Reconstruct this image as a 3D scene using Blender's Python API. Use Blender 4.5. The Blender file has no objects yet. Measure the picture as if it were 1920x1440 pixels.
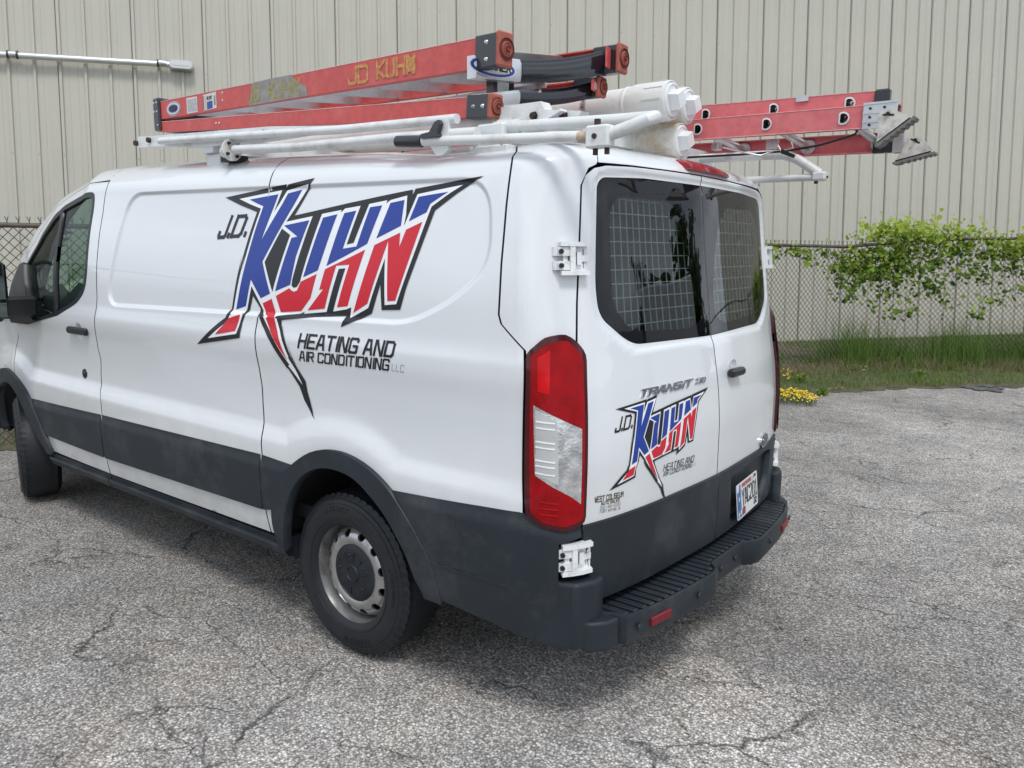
import bpy, bmesh, math, random
import numpy as np
from mathutils import Vector, Matrix
from mathutils.geometry import delaunay_2d_cdt
random.seed(7); rng=np.random.default_rng(7)
S=bpy.context.scene; C=S.collection
# ------------------------------------------------------------------ camera
cam=bpy.data.cameras.new('camera'); cam.sensor_width=36; cam.lens=36*1486/1920; cam.clip_end=2000; cam.clip_start=.05
co=bpy.data.objects.new('camera',cam); C.objects.link(co); S.camera=co
CAM=np.array([1.173,-2.963,1.664]); _az,_pi,_ro=math.radians(128.26),math.radians(-9.57),math.radians(.39)
_f=np.array([math.cos(_pi)*math.cos(_az),math.cos(_pi)*math.sin(_az),math.sin(_pi)]); _r=np.array([math.sin(_az),-math.cos(_az),0]); _u=np.cross(_r,_f)
_r2=math.cos(_ro)*_r+math.sin(_ro)*_u; _u2=-math.sin(_ro)*_r+math.cos(_ro)*_u
co.matrix_world=Matrix(((_r2[0],_u2[0],-_f[0],CAM[0]),(_r2[1],_u2[1],-_f[1],CAM[1]),(_r2[2],_u2[2],-_f[2],CAM[2]),(0,0,0,1)))
# ------------------------------------------------------------------ light
SUN_EL,SUN_AZ=math.radians(58),math.radians(-38)     # azimuth measured from +X towards +Y
W=bpy.data.worlds.new('World'); S.world=W; W.use_nodes=True; nt=W.node_tree; N=nt.nodes; L=nt.links
bg=N['Background']; bg.inputs['Strength'].default_value=.1
sky=N.new('ShaderNodeTexSky'); sky.sky_type='NISHITA'; sky.sun_disc=False; sky.sun_elevation=SUN_EL; sky.sun_rotation=math.pi/2-SUN_AZ; sky.dust_density=3
tc=N.new('ShaderNodeTexCoord'); nz=N.new('ShaderNodeTexNoise'); nz.inputs['Scale'].default_value=2.6; nz.inputs['Detail'].default_value=6; nz.inputs['Roughness'].default_value=.55
mp=N.new('ShaderNodeMapping'); mp.inputs['Scale'].default_value=(1,1,2.6); L.new(tc.outputs['Generated'],mp.inputs[0]); L.new(mp.outputs[0],nz.inputs['Vector'])
cr=N.new('ShaderNodeValToRGB'); cr.color_ramp.elements[0].position=.38; cr.color_ramp.elements[0].color=(.40,.45,.52,1); cr.color_ramp.elements[1].position=.64; cr.color_ramp.elements[1].color=(.97,1.04,1.13,1); L.new(nz.outputs['Fac'],cr.inputs[0])
sc=N.new('ShaderNodeVectorMath'); sc.operation='SCALE'; sc.inputs['Scale'].default_value=10.5; L.new(cr.outputs[0],sc.inputs[0])
mx=N.new('ShaderNodeMix'); mx.data_type='RGBA'; mx.inputs['Factor'].default_value=.86; L.new(sky.outputs[0],mx.inputs['A']); L.new(sc.outputs[0],mx.inputs['B']); L.new(mx.outputs['Result'],bg.inputs['Color'])
sl=bpy.data.lights.new('sun','SUN'); sl.energy=1.3; sl.angle=math.radians(14); sl.color=(1,.98,.95); so=bpy.data.objects.new('sun',sl); C.objects.link(so)
so.rotation_euler=Vector((math.cos(SUN_EL)*math.cos(SUN_AZ),math.cos(SUN_EL)*math.sin(SUN_AZ),math.sin(SUN_EL))).to_track_quat('Z','Y').to_euler()
S.view_settings.view_transform='Standard'; S.view_settings.look='None'; S.view_settings.exposure=0.48; S.view_settings.gamma=1
S.render.resolution_x=1024; S.render.resolution_y=768; S.render.engine='CYCLES'
# ------------------------------------------------------------------ materials
def M_(name): 
    m=bpy.data.materials.new(name); m.use_nodes=True; return m,m.node_tree.nodes,m.node_tree.links,m.node_tree.nodes['Principled BSDF']
def lin(c): return tuple(((x/12.92) if x<=.04045 else ((x+.055)/1.055)**2.4) for x in c)
def mat(name,col,rough=.5,metal=0,coat=0,spec=.5,bump=0,bscale=60,var=0,vscale=6,dirt=None,trans=0,aniso=None,ior=1.5,dscale=3,damt=.5):
    m,n,l,b=M_(name); b.inputs['Base Color'].default_value=(*col,1); b.inputs['Roughness'].default_value=rough; b.inputs['Metallic'].default_value=metal
    b.inputs['Coat Weight'].default_value=coat; b.inputs['Coat Roughness'].default_value=.02; b.inputs['Specular IOR Level'].default_value=spec; b.inputs['IOR'].default_value=ior; b.inputs['Transmission Weight'].default_value=trans
    t=n.new('ShaderNodeTexCoord')
    src=None
    if var:
        z=n.new('ShaderNodeTexNoise'); z.inputs['Scale'].default_value=vscale; z.inputs['Detail'].default_value=6; l.new(t.outputs['Object'],z.inputs['Vector'])
        mr=n.new('ShaderNodeMapRange'); mr.inputs['From Min'].default_value=.3; mr.inputs['From Max'].default_value=.7; mr.inputs['To Min'].default_value=1-var; mr.inputs['To Max'].default_value=1+var; l.new(z.outputs['Fac'],mr.inputs[0])
        vm=n.new('ShaderNodeVectorMath'); vm.operation='SCALE'; vm.inputs[0].default_value=col; l.new(mr.outputs[0],vm.inputs['Scale']); src=vm.outputs[0]
        mr2=n.new('ShaderNodeMapRange'); mr2.inputs['To Min'].default_value=max(0,rough-.12); mr2.inputs['To Max'].default_value=min(1,rough+.12); l.new(z.outputs['Fac'],mr2.inputs[0]); l.new(mr2.outputs[0],b.inputs['Roughness'])
    if dirt:
        z=n.new('ShaderNodeTexNoise'); z.inputs['Scale'].default_value=dscale; z.inputs['Detail'].default_value=10; z.inputs['Roughness'].default_value=.7; l.new(t.outputs['Object'],z.inputs['Vector'])
        r=n.new('ShaderNodeMapRange'); r.inputs['From Min'].default_value=.5; r.inputs['From Max'].default_value=.72; r.inputs['To Max'].default_value=damt; l.new(z.outputs['Fac'],r.inputs[0])
        mxx=n.new('ShaderNodeMix'); mxx.data_type='RGBA'; l.new(r.outputs[0],mxx.inputs['Factor'])
        if src: l.new(src,mxx.inputs['A'])
        else: mxx.inputs['A'].default_value=(*col,1)
        mxx.inputs['B'].default_value=(*dirt,1); src=mxx.outputs['Result']
    if src: l.new(src,b.inputs['Base Color'])
    if bump:
        z=n.new('ShaderNodeTexNoise'); z.inputs['Scale'].default_value=bscale; z.inputs['Detail'].default_value=4; l.new(t.outputs['Object'],z.inputs['Vector'])
        bp=n.new('ShaderNodeBump'); bp.inputs['Strength'].default_value=bump; bp.inputs['Distance'].default_value=.003; l.new(z.outputs['Fac'],bp.inputs['Height']); l.new(bp.outputs[0],b.inputs['Normal'])
    return m
def paint_mat():
    m=mat('white_paint',(.70,.725,.745),.26,coat=1.0,spec=.5)
    n,l=m.node_tree.nodes,m.node_tree.links; b=n['Principled BSDF']
    t=n.new('ShaderNodeTexCoord'); sp=n.new('ShaderNodeSeparateXYZ'); l.new(t.outputs['Object'],sp.inputs[0])
    z=n.new('ShaderNodeTexNoise'); z.inputs['Scale'].default_value=7; z.inputs['Detail'].default_value=8; l.new(t.outputs['Object'],z.inputs['Vector'])
    a=n.new('ShaderNodeMapRange'); a.inputs['From Min'].default_value=1.05; a.inputs['From Max'].default_value=.4; a.inputs['To Min'].default_value=0; a.inputs['To Max'].default_value=1.0; l.new(sp.outputs['Z'],a.inputs[0])
    c=n.new('ShaderNodeMath'); c.operation='MULTIPLY'; l.new(a.outputs[0],c.inputs[0]); l.new(z.outputs['Fac'],c.inputs[1])
    x=n.new('ShaderNodeMix'); x.data_type='RGBA'; x.inputs['A'].default_value=(.71,.735,.755,1); x.inputs['B'].default_value=(.42,.40,.36,1); l.new(c.outputs[0],x.inputs['Factor']); l.new(x.outputs['Result'],b.inputs['Base Color'])
    z2=n.new('ShaderNodeTexNoise'); z2.inputs['Scale'].default_value=1.6; z2.inputs['Detail'].default_value=1; l.new(t.outputs['Object'],z2.inputs['Vector'])
    bp=n.new('ShaderNodeBump'); bp.inputs['Strength'].default_value=.15; bp.inputs['Distance'].default_value=.01; l.new(z2.outputs['Fac'],bp.inputs['Height']); l.new(bp.outputs[0],b.inputs['Coat Normal'])
    return m
def lens_mat(name,col,scale,rot,rough=.08):
    m,n,l,b=M_(name); b.inputs['Roughness'].default_value=.08; b.inputs['Specular IOR Level'].default_value=.22
    t=n.new('ShaderNodeTexCoord'); w=n.new('ShaderNodeTexWave'); w.inputs['Scale'].default_value=scale; w.inputs['Distortion'].default_value=.3; w.bands_direction=rot; l.new(t.outputs['Object'],w.inputs['Vector'])
    z=n.new('ShaderNodeTexNoise'); z.inputs['Scale'].default_value=14; z.inputs['Detail'].default_value=3; l.new(t.outputs['Object'],z.inputs['Vector'])
    a=n.new('ShaderNodeMath'); a.operation='MULTIPLY_ADD'; a.inputs[1].default_value=.2; l.new(w.outputs['Fac'],a.inputs[0]); l.new(z.outputs['Fac'],a.inputs[2])
    r=n.new('ShaderNodeValToRGB'); e=r.color_ramp.elements; e[0].position=.35; e[0].color=(*[c*.6 for c in col],1); e[1].position=.95; e[1].color=(*[min(1,c*1.15) for c in col],1); l.new(a.outputs[0],r.inputs[0]); l.new(r.outputs[0],b.inputs['Base Color'])
    bp=n.new('ShaderNodeBump'); bp.inputs['Strength'].default_value=.25; bp.inputs['Distance'].default_value=.001; l.new(w.outputs['Fac'],bp.inputs['Height']); l.new(bp.outputs[0],b.inputs['Normal'])
    return m
def glass_mat(name,tint,refl_boost=1.0,rough=.0):
    m,n,l,b=M_(name); n.remove(b); o=n['Material Output']
    g=n.new('ShaderNodeBsdfGlossy'); g.inputs['Roughness'].default_value=rough; t=n.new('ShaderNodeBsdfTransparent'); t.inputs['Color'].default_value=(*tint,1)
    f=n.new('ShaderNodeFresnel'); f.inputs['IOR'].default_value=1.5; k=n.new('ShaderNodeMath'); k.operation='MULTIPLY'; k.use_clamp=True; k.inputs[1].default_value=refl_boost; l.new(f.outputs[0],k.inputs[0])
    x=n.new('ShaderNodeMixShader'); l.new(k.outputs[0],x.inputs[0]); l.new(t.outputs[0],x.inputs[1]); l.new(g.outputs[0],x.inputs[2]); l.new(x.outputs[0],o.inputs['Surface'])
    return m
PAINT=paint_mat()
TRIM=mat('dark_trim_plastic',(.017,.023,.030),.5,spec=.35,var=.12,vscale=4,dirt=(.080,.083,.085),dscale=3.1,damt=.55,bump=.15,bscale=700)
BLACK=mat('black_plastic',(.012,.013,.015),.42,var=.1)
LINER=mat('interior_dark',(.02,.021,.023),.85)
FRIT=mat('black_glass_border',(.006,.006,.008),.02,spec=.36)
GLASSR=glass_mat('rear_tinted_glass',(.66,.76,.74),1.5)
GLASSF=glass_mat('green_door_glass',(.70,.87,.78),.55)
RUBBER=mat('tyre_rubber',(.011,.013,.017),.5,spec=.4,var=.2,vscale=20,dirt=(.03,.03,.03),damt=.3,dscale=9,bump=.3,bscale=200)
STEEL=mat('painted_steel_wheel',(.46,.46,.455),.30,metal=.85,var=.15,vscale=9,dirt=(.13,.11,.09),dscale=16,damt=.45)
HUBM=mat('hub_cap_plastic',(.010,.013,.018),.5,spec=.35,var=.25,vscale=15,dirt=(.09,.09,.09),damt=.3)
RED=lens_mat('red_lens',(.33,.003,.006),70,'Z'); REDD=mat('dark_red_bezel',(.055,.003,.006),.12); REDB=lens_mat('bright_red_reflector',(.60,.006,.010),110,'X')
CLEARL=mat('clear_lens_reflector',(.62,.63,.64),.16,metal=.75,coat=1,var=.35,vscale=26,bump=.8,bscale=90)
CLEARP=mat('pale_lens_panel',(.50,.51,.50),.3,metal=.2,coat=1,var=.12,vscale=10)
VBLACK=mat('black_vinyl',(.010,.012,.015),.3,spec=.4); VWHITE=mat('white_vinyl',(.82,.84,.86),.3); VBLUE=mat('blue_vinyl',(.014,.045,.29),.3,spec=.4); VRED=mat('red_vinyl',(.60,.016,.032),.3,spec=.35)
CHROME=mat('chrome',(.62,.63,.64),.18,metal=1); BRONZE=mat('bronze_lettering',(.10,.07,.035),.3,metal=.4,coat=.4)
HINGE=mat('hinge_paint',(.74,.76,.77),.35,coat=.4,dirt=(.3,.28,.25),dscale=30,damt=.5)
RACKW=mat('rack_white_paint',(.70,.72,.72),.38,coat=.3,var=.05,dirt=(.33,.27,.20),dscale=8,damt=.55)
RUST=mat('rusty_steel',(.05,.028,.022),.8,var=.4,vscale=60)
BOLT=mat('dark_bolt',(.05,.035,.03),.5,metal=.6); RIVET=mat('rivet_metal',(.62,.63,.64),.3,metal=1)
FIBER=mat('red_fibreglass',(.56,.085,.080),.52,var=.13,vscale=30,dirt=(.62,.20,.18),dscale=9,damt=.4,bump=.25,bscale=300)
FIBER2=mat('faded_red_fibreglass',(.62,.15,.16),.6,var=.12,vscale=30,dirt=(.64,.28,.26),dscale=9,damt=.4,bump=.25,bscale=300)
ALU=mat('aluminium',(.62,.63,.64),.34,metal=.85,var=.1,vscale=12,dirt=(.35,.34,.32),dscale=14,damt=.4)
LBLACK=mat('black_ladder_plastic',(.018,.021,.026),.3,var=.1,coat=.3); PAD=mat('terracotta_rubber_pad',(.36,.10,.07),.75,var=.2,vscale=40,dirt=(.16,.06,.045),dscale=20)
PVC=mat('white_pvc',(.70,.70,.67),.36,coat=.25,var=.05,dirt=(.42,.35,.25),dscale=5,damt=.5)
GALV=mat('galvanised_steel',(.50,.51,.51),.4,metal=.8,var=.15,vscale=20)
def rect_sticker(): pass
SIDING=mat('siding_metal',(.475,.460,.395),.38,spec=.4,var=.035,vscale=1.2,dirt=(.40,.395,.345),dscale=2.5,damt=.35)
GREYP=mat('grey_paint_patch',(.27,.255,.25),.6,var=.2,vscale=30); YEL=mat('yellow_marker_paint',(.52,.24,.085),.6,var=.4,vscale=60)
# ------------------------------------------------------------------ object helpers
def tag(o,label=None,cat=None,group=None,kind=None):
    for k,v in (('label',label),('category',cat),('group',group),('kind',kind)):
        if v: o[k]=v
    return o
def link(o,parent=None):
    C.objects.link(o)
    if parent is not None:
        o.parent=parent; o.matrix_parent_inverse=Matrix.Translation(-WORLD[parent.name]); WORLD[o.name]=WORLD[parent.name]*0
    else: WORLD[o.name]=Vector(o.location)
    return o
WORLD={}
def empty(name,loc): 
    o=bpy.data.objects.new(name,None); o.location=loc; o.empty_display_size=.1; return link(o)
def mesh(name,V,F,m,parent=None,smooth=True,normals=None,fmat=None):
    me=bpy.data.meshes.new(name); me.from_pydata([tuple(map(float,v)) for v in V],[],[tuple(map(int,f)) for f in F])
    for mm in (m if isinstance(m,(list,tuple)) else [m]): me.materials.append(mm)
    if fmat is not None: me.polygons.foreach_set('material_index',fmat)
    if smooth: me.polygons.foreach_set('use_smooth',[True]*len(me.polygons))
    me.update()
    if normals is not None: me.normals_split_custom_set_from_vertices([tuple(n) for n in normals])
    return link(bpy.data.objects.new(name,me),parent)
class MB:
    def __init__(s): s.V=[];s.F=[];s.m=[]
    def add(s,V,F,mi=0):
        k=len(s.V); s.V+= [tuple(v) for v in V]; s.F+=[tuple(i+k for i in f) for f in F]; s.m+=[mi]*len(F)
    def box(s,a,b,mi=0,bev=0):
        a=np.minimum(a,b)*1.0,np.maximum(a,b)*1.0; (x0,y0,z0),(x1,y1,z1)=a
        s.hull((x0,y0,z0),(x1,y1,z1),bev,mi)
    def hull(s,a,b,bev,mi=0,R=None,c=None):
        x0,y0,z0=a;x1,y1,z1=b; e=min(bev,(x1-x0)*.45,(y1-y0)*.45,(z1-z0)*.45) if bev else 0
        if e<=0:
            V=[(x,y,z) for x in(x0,x1) for y in(y0,y1) for z in(z0,z1)]; F=[(0,1,3,2),(4,6,7,5),(0,4,5,1),(2,3,7,6),(0,2,6,4),(1,5,7,3)]
        else:
            V=[];F=[];ix={}
            for i,x in enumerate((x0,x1)):
                for j,y in enumerate((y0,y1)):
                    for k,z in enumerate((z0,z1)):
                        sx,sy,sz=(1-2*i),(1-2*j),(1-2*k)
                        for ax,p in enumerate(((x,y+sy*e,z+sz*e),(x+sx*e,y,z+sz*e),(x+sx*e,y+sy*e,z))): ix[i,j,k,ax]=len(V);V.append(p)
            for ax in range(3):
                for sd in (0,1):
                    o=[(0,0),(1,0),(1,1),(0,1)]
                    def key(p,q): 
                        t=[p,q]; t.insert(ax,sd); return (*t,ax)
                    F.append([ix[key(*q)] for q in o])
            for ax in range(3):
                b1,b2=[a for a in range(3) if a!=ax]
                for p in (0,1):
                    for qq in (0,1):
                        def kk(e1,axn):
                            t=[0,0,0]; t[ax]=e1;t[b1]=p;t[b2]=qq; return ix[(*t,axn)]
                        F.append([kk(0,b1),kk(1,b1),kk(1,b2),kk(0,b2)])
            for i in (0,1):
                for j in (0,1):
                    for k in (0,1): F.append([ix[i,j,k,0],ix[i,j,k,1],ix[i,j,k,2]])
        if R is not None: V=[tuple(np.array(R)@(np.array(v))+np.array(c)) for v in V]
        s.add(V,F,mi)
    def obox(s,c,ax,ay,az,hx,hy,hz,bev=0,mi=0):   # oriented box, ax.. unit vectors
        R=np.stack([ax,ay,az],1); s.hull((-hx,-hy,-hz),(hx,hy,hz),bev,mi,R,c)
    def tube(s,P,r,n=14,mi=0,cap=True):
        P=[np.array(p,float) for p in P]; r=r if hasattr(r,'__len__') else [r]*len(P); V=[];F=[]
        T=[]
        for i in range(len(P)):
            t=(P[min(i+1,len(P)-1)]-P[max(i-1,0)]); T.append(t/(np.linalg.norm(t)+1e-12))
        up=np.array([0,0,1.]) if abs(T[0][2])<.9 else np.array([1.,0,0]); a=np.cross(T[0],up); a/=np.linalg.norm(a)
        for i,p in enumerate(P):
            a=a-T[i]*(a@T[i]); a/=np.linalg.norm(a); b=np.cross(T[i],a)
            for k in range(n): th=2*math.pi*k/n; V.append(p+r[i]*(math.cos(th)*a+math.sin(th)*b))
        for i in range(len(P)-1):
            for k in range(n): F.append((i*n+k,i*n+(k+1)%n,(i+1)*n+(k+1)%n,(i+1)*n+k))
        if cap: F.append(tuple(range(n))[::-1]); F.append(tuple((len(P)-1)*n+k for k in range(n)))
        s.add(V,F,mi)
    def cyl(s,a,b,r,n=16,mi=0): s.tube([a,b],r,n,mi)
    def extr(s,poly,o,ax,ay,az,h,mi=0):  # polygon (2D) extruded by h along az from o
        n=len(poly); o,ax,ay,az=map(lambda q:np.array(q,float),(o,ax,ay,az))
        V=[o+ax*x+ay*y for x,y in poly]+[o+ax*x+ay*y+az*h for x,y in poly]
        s.add(V,[tuple(range(n))[::-1],tuple(range(n,2*n))]+[(i,(i+1)%n,(i+1)%n+n,i+n) for i in range(n)],mi)
    def lathe(s,prof,o,ax,n=48,mi=0,full=None):  # prof (r,h) about axis ax
        o=np.array(o,float);ax=np.array(ax,float); ax/=np.linalg.norm(ax); up=np.array([0,0,1.]) if abs(ax[2])<.9 else np.array([1.,0,0]); a=np.cross(ax,up);a/=np.linalg.norm(a);b=np.cross(ax,a); V=[];F=[]
        for k in range(n):
            th=2*math.pi*k/n; d=math.cos(th)*a+math.sin(th)*b
            for r,h in prof: V.append(o+ax*h+d*r)
        m=len(prof)
        for k in range(n):
            for i in range(m-1): F.append((k*m+i,k*m+i+1,((k+1)%n)*m+i+1,((k+1)%n)*m+i))
        s.add(V,F,mi)
    def build(s,name,m,parent=None,smooth=False):
        o=mesh(name,s.V,s.F,m,parent,False,fmat=s.m if isinstance(m,(list,tuple)) else None)
        me=o.data
        bm=bmesh.new(); bm.from_mesh(me); bmesh.ops.recalc_face_normals(bm,faces=bm.faces); bm.to_mesh(me); bm.free()
        me.polygons.foreach_set('use_smooth',[True]*len(me.polygons))
        me.set_sharp_from_angle(angle=math.radians(34))
        return o
def dup(root,loc=None,label=None,parent=None,depth=0):
    o=root.copy(); C.objects.link(o)
    if loc is not None: o.location=loc
    if label: o['label']=label
    if parent is not None: o.parent=parent
    for ch in list(root.children): dup(ch,parent=o)
    return o
# ---- van shell: u = arc length along the plan outline from the rear centre (driver side), v = height parameter
PO=np.array([(-.10,0),(-.112,.3),(-.135,.6),(-.165,.78),(-.195,.88),(-.25,.95),(-.34,.985),(-.5,1.0),(-1.2,1.01),(-2.2,1.012),(-3.2,1.01),(-4.0,1.0),(-4.6,.975),(-5.0,.91),(-5.3,.73),(-5.45,.4),(-5.5,0)])
QI=np.array([(-.42,0),(-.425,.3),(-.44,.48),(-.46,.58),(-.49,.645),(-.53,.69),(-.6,.715),(-.7,.72),(-1.2,.72),(-2.2,.72),(-3.2,.72),(-4.0,.71),(-4.55,.68),(-4.85,.62),(-5.05,.48),(-5.15,.3),(-5.2,0)])
def _crom(P,n=24):
    A=np.vstack([P[0]*[1,1]*[1,1]+(P[0]-P[1])*[-1,1],P,P[-1]+(P[-1]-P[-2])*[-1,1]])
    out=[]
    for i in range(1,len(A)-2):
        p0,p1,p2,p3=A[i-1],A[i],A[i+1],A[i+2]
        d=max(np.linalg.norm(p2-p1),1e-6); d0=max(np.linalg.norm(p1-p0),1e-6); d1=max(np.linalg.norm(p3-p2),1e-6)
        m1=((p1-p0)/d0*d+(p2-p1)/d*d0)/(d+d0)*d; m2=((p2-p1)/d*d1+(p3-p2)/d1*d)/(d+d1)*d
        for t in np.arange(n)/n:
            h=t*t
            out.append((2*t*h-3*h+1)*p1+(t*h-2*h+t)*m1+(-2*t*h+3*h)*p2+(t*h-h)*m2)
    out.append(P[-1]); return np.array(out)
TP=_crom(PO); TQ=_crom(QI)
TU=np.concatenate([[0],np.cumsum(np.linalg.norm(np.diff(TP,axis=0),axis=1))])
UMAX=TU[-1]
HX=np.array([-5.6,-5.35,-4.97,-4.84,-4.7,-4.48,-4.2,-3.85,-3.5,-3.2,0]);HZ=np.array([.98,1.08,1.24,1.35,1.49,1.67,1.85,2.01,2.085,2.2,2.2])
KX=np.array([-6,-3.2,-2.7,-1.9,-1.3,-.8,-.4,-.2,-.1]);KK=np.array([1.5,1.5,1.42,1.27,1.1,.86,.82,.95,1.05])
WSV=np.array([.25,.35,.50,.75,.84,1.0,1.15,1.27,1.29,1.35,1.5,1.7,1.9,1.95,2.0,2.05,2.1,2.2]);WSW=np.array([.07,.035,.010,.0,.002,.010,.010,.001,.001,.010,.016,.042,.088,.104,.130,.170,.215,.30])
WRV=np.array([.25,.45,.6,.95,1.08,1.34,1.65,1.93,1.97,2.0,2.05,2.1,2.2]);WRW=np.array([.03,.01,0,0,.008,.048,.09,.122,.13,.145,.180,.225,.32])
ZV=np.array([0,1.0,1.8,1.9,1.95,2.0,2.05,2.1,2.2]);ZZ=np.array([0,1.0,1.8,1.9,1.942,1.977,2.003,2.020,2.035])
def _cub(x,X,Y):   # smooth monotone-ish cubic through table
    x=np.asarray(x,float); i=np.clip(np.searchsorted(X,x)-1,0,len(X)-2)
    d=np.diff(Y)/np.diff(X); m=np.zeros(len(X)); m[1:-1]=np.where(d[:-1]*d[1:]>0,2*d[:-1]*d[1:]/(d[:-1]+d[1:]+1e-12),0); m[0]=d[0]; m[-1]=d[-1]
    h=X[i+1]-X[i]; t=np.clip((x-X[i])/h,0,1); t2=t*t; t3=t2*t
    return (2*t3-3*t2+1)*Y[i]+(t3-2*t2+t)*m[i]*h+(-2*t3+3*t2)*Y[i+1]+(t3-t2)*m[i+1]*h
def sst(a,b,x):
    t=np.clip((x-a)/(b-a),0,1); return t*t*(3-2*t)
def zmap(x,v):
    k=np.interp(x,KX,KK); z=_cub(v,ZV,ZZ); z=np.where(z>1.85,1.85+(z-1.85)*(1+(k-1)*.8),z); T=1.85+.185*(1+(k-1)*.8)
    H=np.minimum(np.interp(x,HX,HZ),T); v0=np.minimum(1.2,H-.25)
    return np.where(z>v0,v0+(z-v0)*(H-v0)/(T-v0),z)
def vinv(x,z):
    lo,hi=0.,2.2
    for _ in range(40):
        m=(lo+hi)/2
        if float(zmap(x,m))<z: lo=m
        else: hi=m
    return (lo+hi)/2
def sdpoly(px,pz,poly):   # signed distance, negative inside
    px=np.asarray(px,float);pz=np.asarray(pz,float)
    d=np.full(px.shape,1e9); ins=np.zeros(px.shape,bool); n=len(poly)
    for i in range(n):
        ax,az=poly[i]; bx,bz=poly[(i+1)%n]; ex,ez=bx-ax,bz-az
        t=np.clip(((px-ax)*ex+(pz-az)*ez)/(ex*ex+ez*ez+1e-12),0,1)
        d=np.minimum(d,np.hypot(px-ax-t*ex,pz-az-t*ez))
        if ez!=0:
            c=((az>pz)!=(bz>pz))&(px<(bx-ax)*(pz-az)/ez+ax); ins^=c
    return np.where(ins,-d,d)
def rnd(poly,r,n=6):      # round the corners of a polygon
    out=[];m=len(poly)
    for i in range(m):
        p=np.array(poly[i],float);a=np.array(poly[i-1],float);b=np.array(poly[(i+1)%m],float)
        ri=r[i] if hasattr(r,'__len__') else r
        la,lb=np.linalg.norm(a-p),np.linalg.norm(b-p); k=min(ri,la*.48,lb*.48)
        if k<1e-5: out.append(tuple(p)); continue
        s=p+(a-p)/la*k; e=p+(b-p)/lb*k
        for t in np.linspace(0,1,n): out.append(tuple((1-t)**2*s+2*t*(1-t)*p+t*t*e))
    return out
REC1=rnd([(-2.90,1.90),(-1.62,1.895),(-1.66,1.385),(-3.08,1.36)],[.11,.0,.0,.10],8)
RECESS=rnd([(-2.93,1.935),(-.47,1.895),(-.47,1.62),(-.62,1.50),(-.84,1.408),(-3.10,1.368)],[.12,.13,.2,.15,.1,.1],8)
REARP=rnd([(-.05,1.918),(.44,1.918),(.735,1.905),(.77,1.88),(.79,1.545),(.775,1.45),(.64,1.37),(.57,1.345),(-.05,1.335)],[0,.05,.04,.04,.1,.08,.08,.1,0],6)
AX=-1.25; FX=-4.55; WZ=.352
def Sh(u,v,off=0.):
    u=np.asarray(u,float);v=np.asarray(v,float)
    if callable(off): off=off(u,v)
    px=np.interp(u,TU,TP[:,0]);py=np.interp(u,TU,TP[:,1]);qx=np.interp(u,TU,TQ[:,0]);qy=np.interp(u,TU,TQ[:,1])
    rho=1-sst(-.40,-.20,-np.abs(px)*1.0) if False else sst(-.36,-.20,px)
    z=zmap(px,v)
    L=np.hypot(qx-px,qy-py)
    ws=_cub(v,WSV,WSW)
    # waist concavity with the flare that follows the wheel arches
    rr=np.minimum(np.hypot(px-AX,z-WZ),np.hypot(px-FX,z-WZ))
    d=np.minimum(z-.86,(rr-.60)*.8)
    side=(1-rho)*sst(-5.0,-4.6,px)
    ws=ws+side*.020*sst(-.03,.07,d)*(1-sst(1.0,1.27,z)*.9)
    # recessed upper panel
    sd=sdpoly(px,np.where(px<-3.6,9,z),RECESS)
    ws=ws+.013*(1-sst(-.010,.010,sd))
    ws=ws+.013*(1-sst(.022,.050,np.hypot(px+3.46,z-1.205)))
    wr=_cub(v,WRV,WRW)+.009*(1-sst(.004,.034,sdpoly(np.where(px>-.34,u,9),v,REARP)))
    w=((1-rho)*ws+rho*wr+off*-1.)/L
    frnt=sst(-4.9,-5.3,px)
    w=w+frnt*np.maximum(0,v-.6)*.12/L
    return np.stack([px+(qx-px)*w,-(py+(qy-py)*w),z],-1)
def NRM(u,v,off=0.):
    e=2e-3; a=Sh(u+e,v,off)-Sh(u-e,v,off); b=Sh(u,np.asarray(v)+e,off)-Sh(u,np.asarray(v)-e,off)
    n=np.cross(a,b); n/=np.linalg.norm(n,axis=-1,keepdims=True)+1e-12
    return n
def ux(x):  # side: x -> u
    m=TU>0.95; return float(np.interp(-x,-TP[m][:,0],TU[m]))
def uy(y):  # rear: |y| -> u
    return float(np.interp(abs(y),TP[:130,1],TU[:130]))
def SX(x,z): return (ux(x),vinv(x,z))
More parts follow.
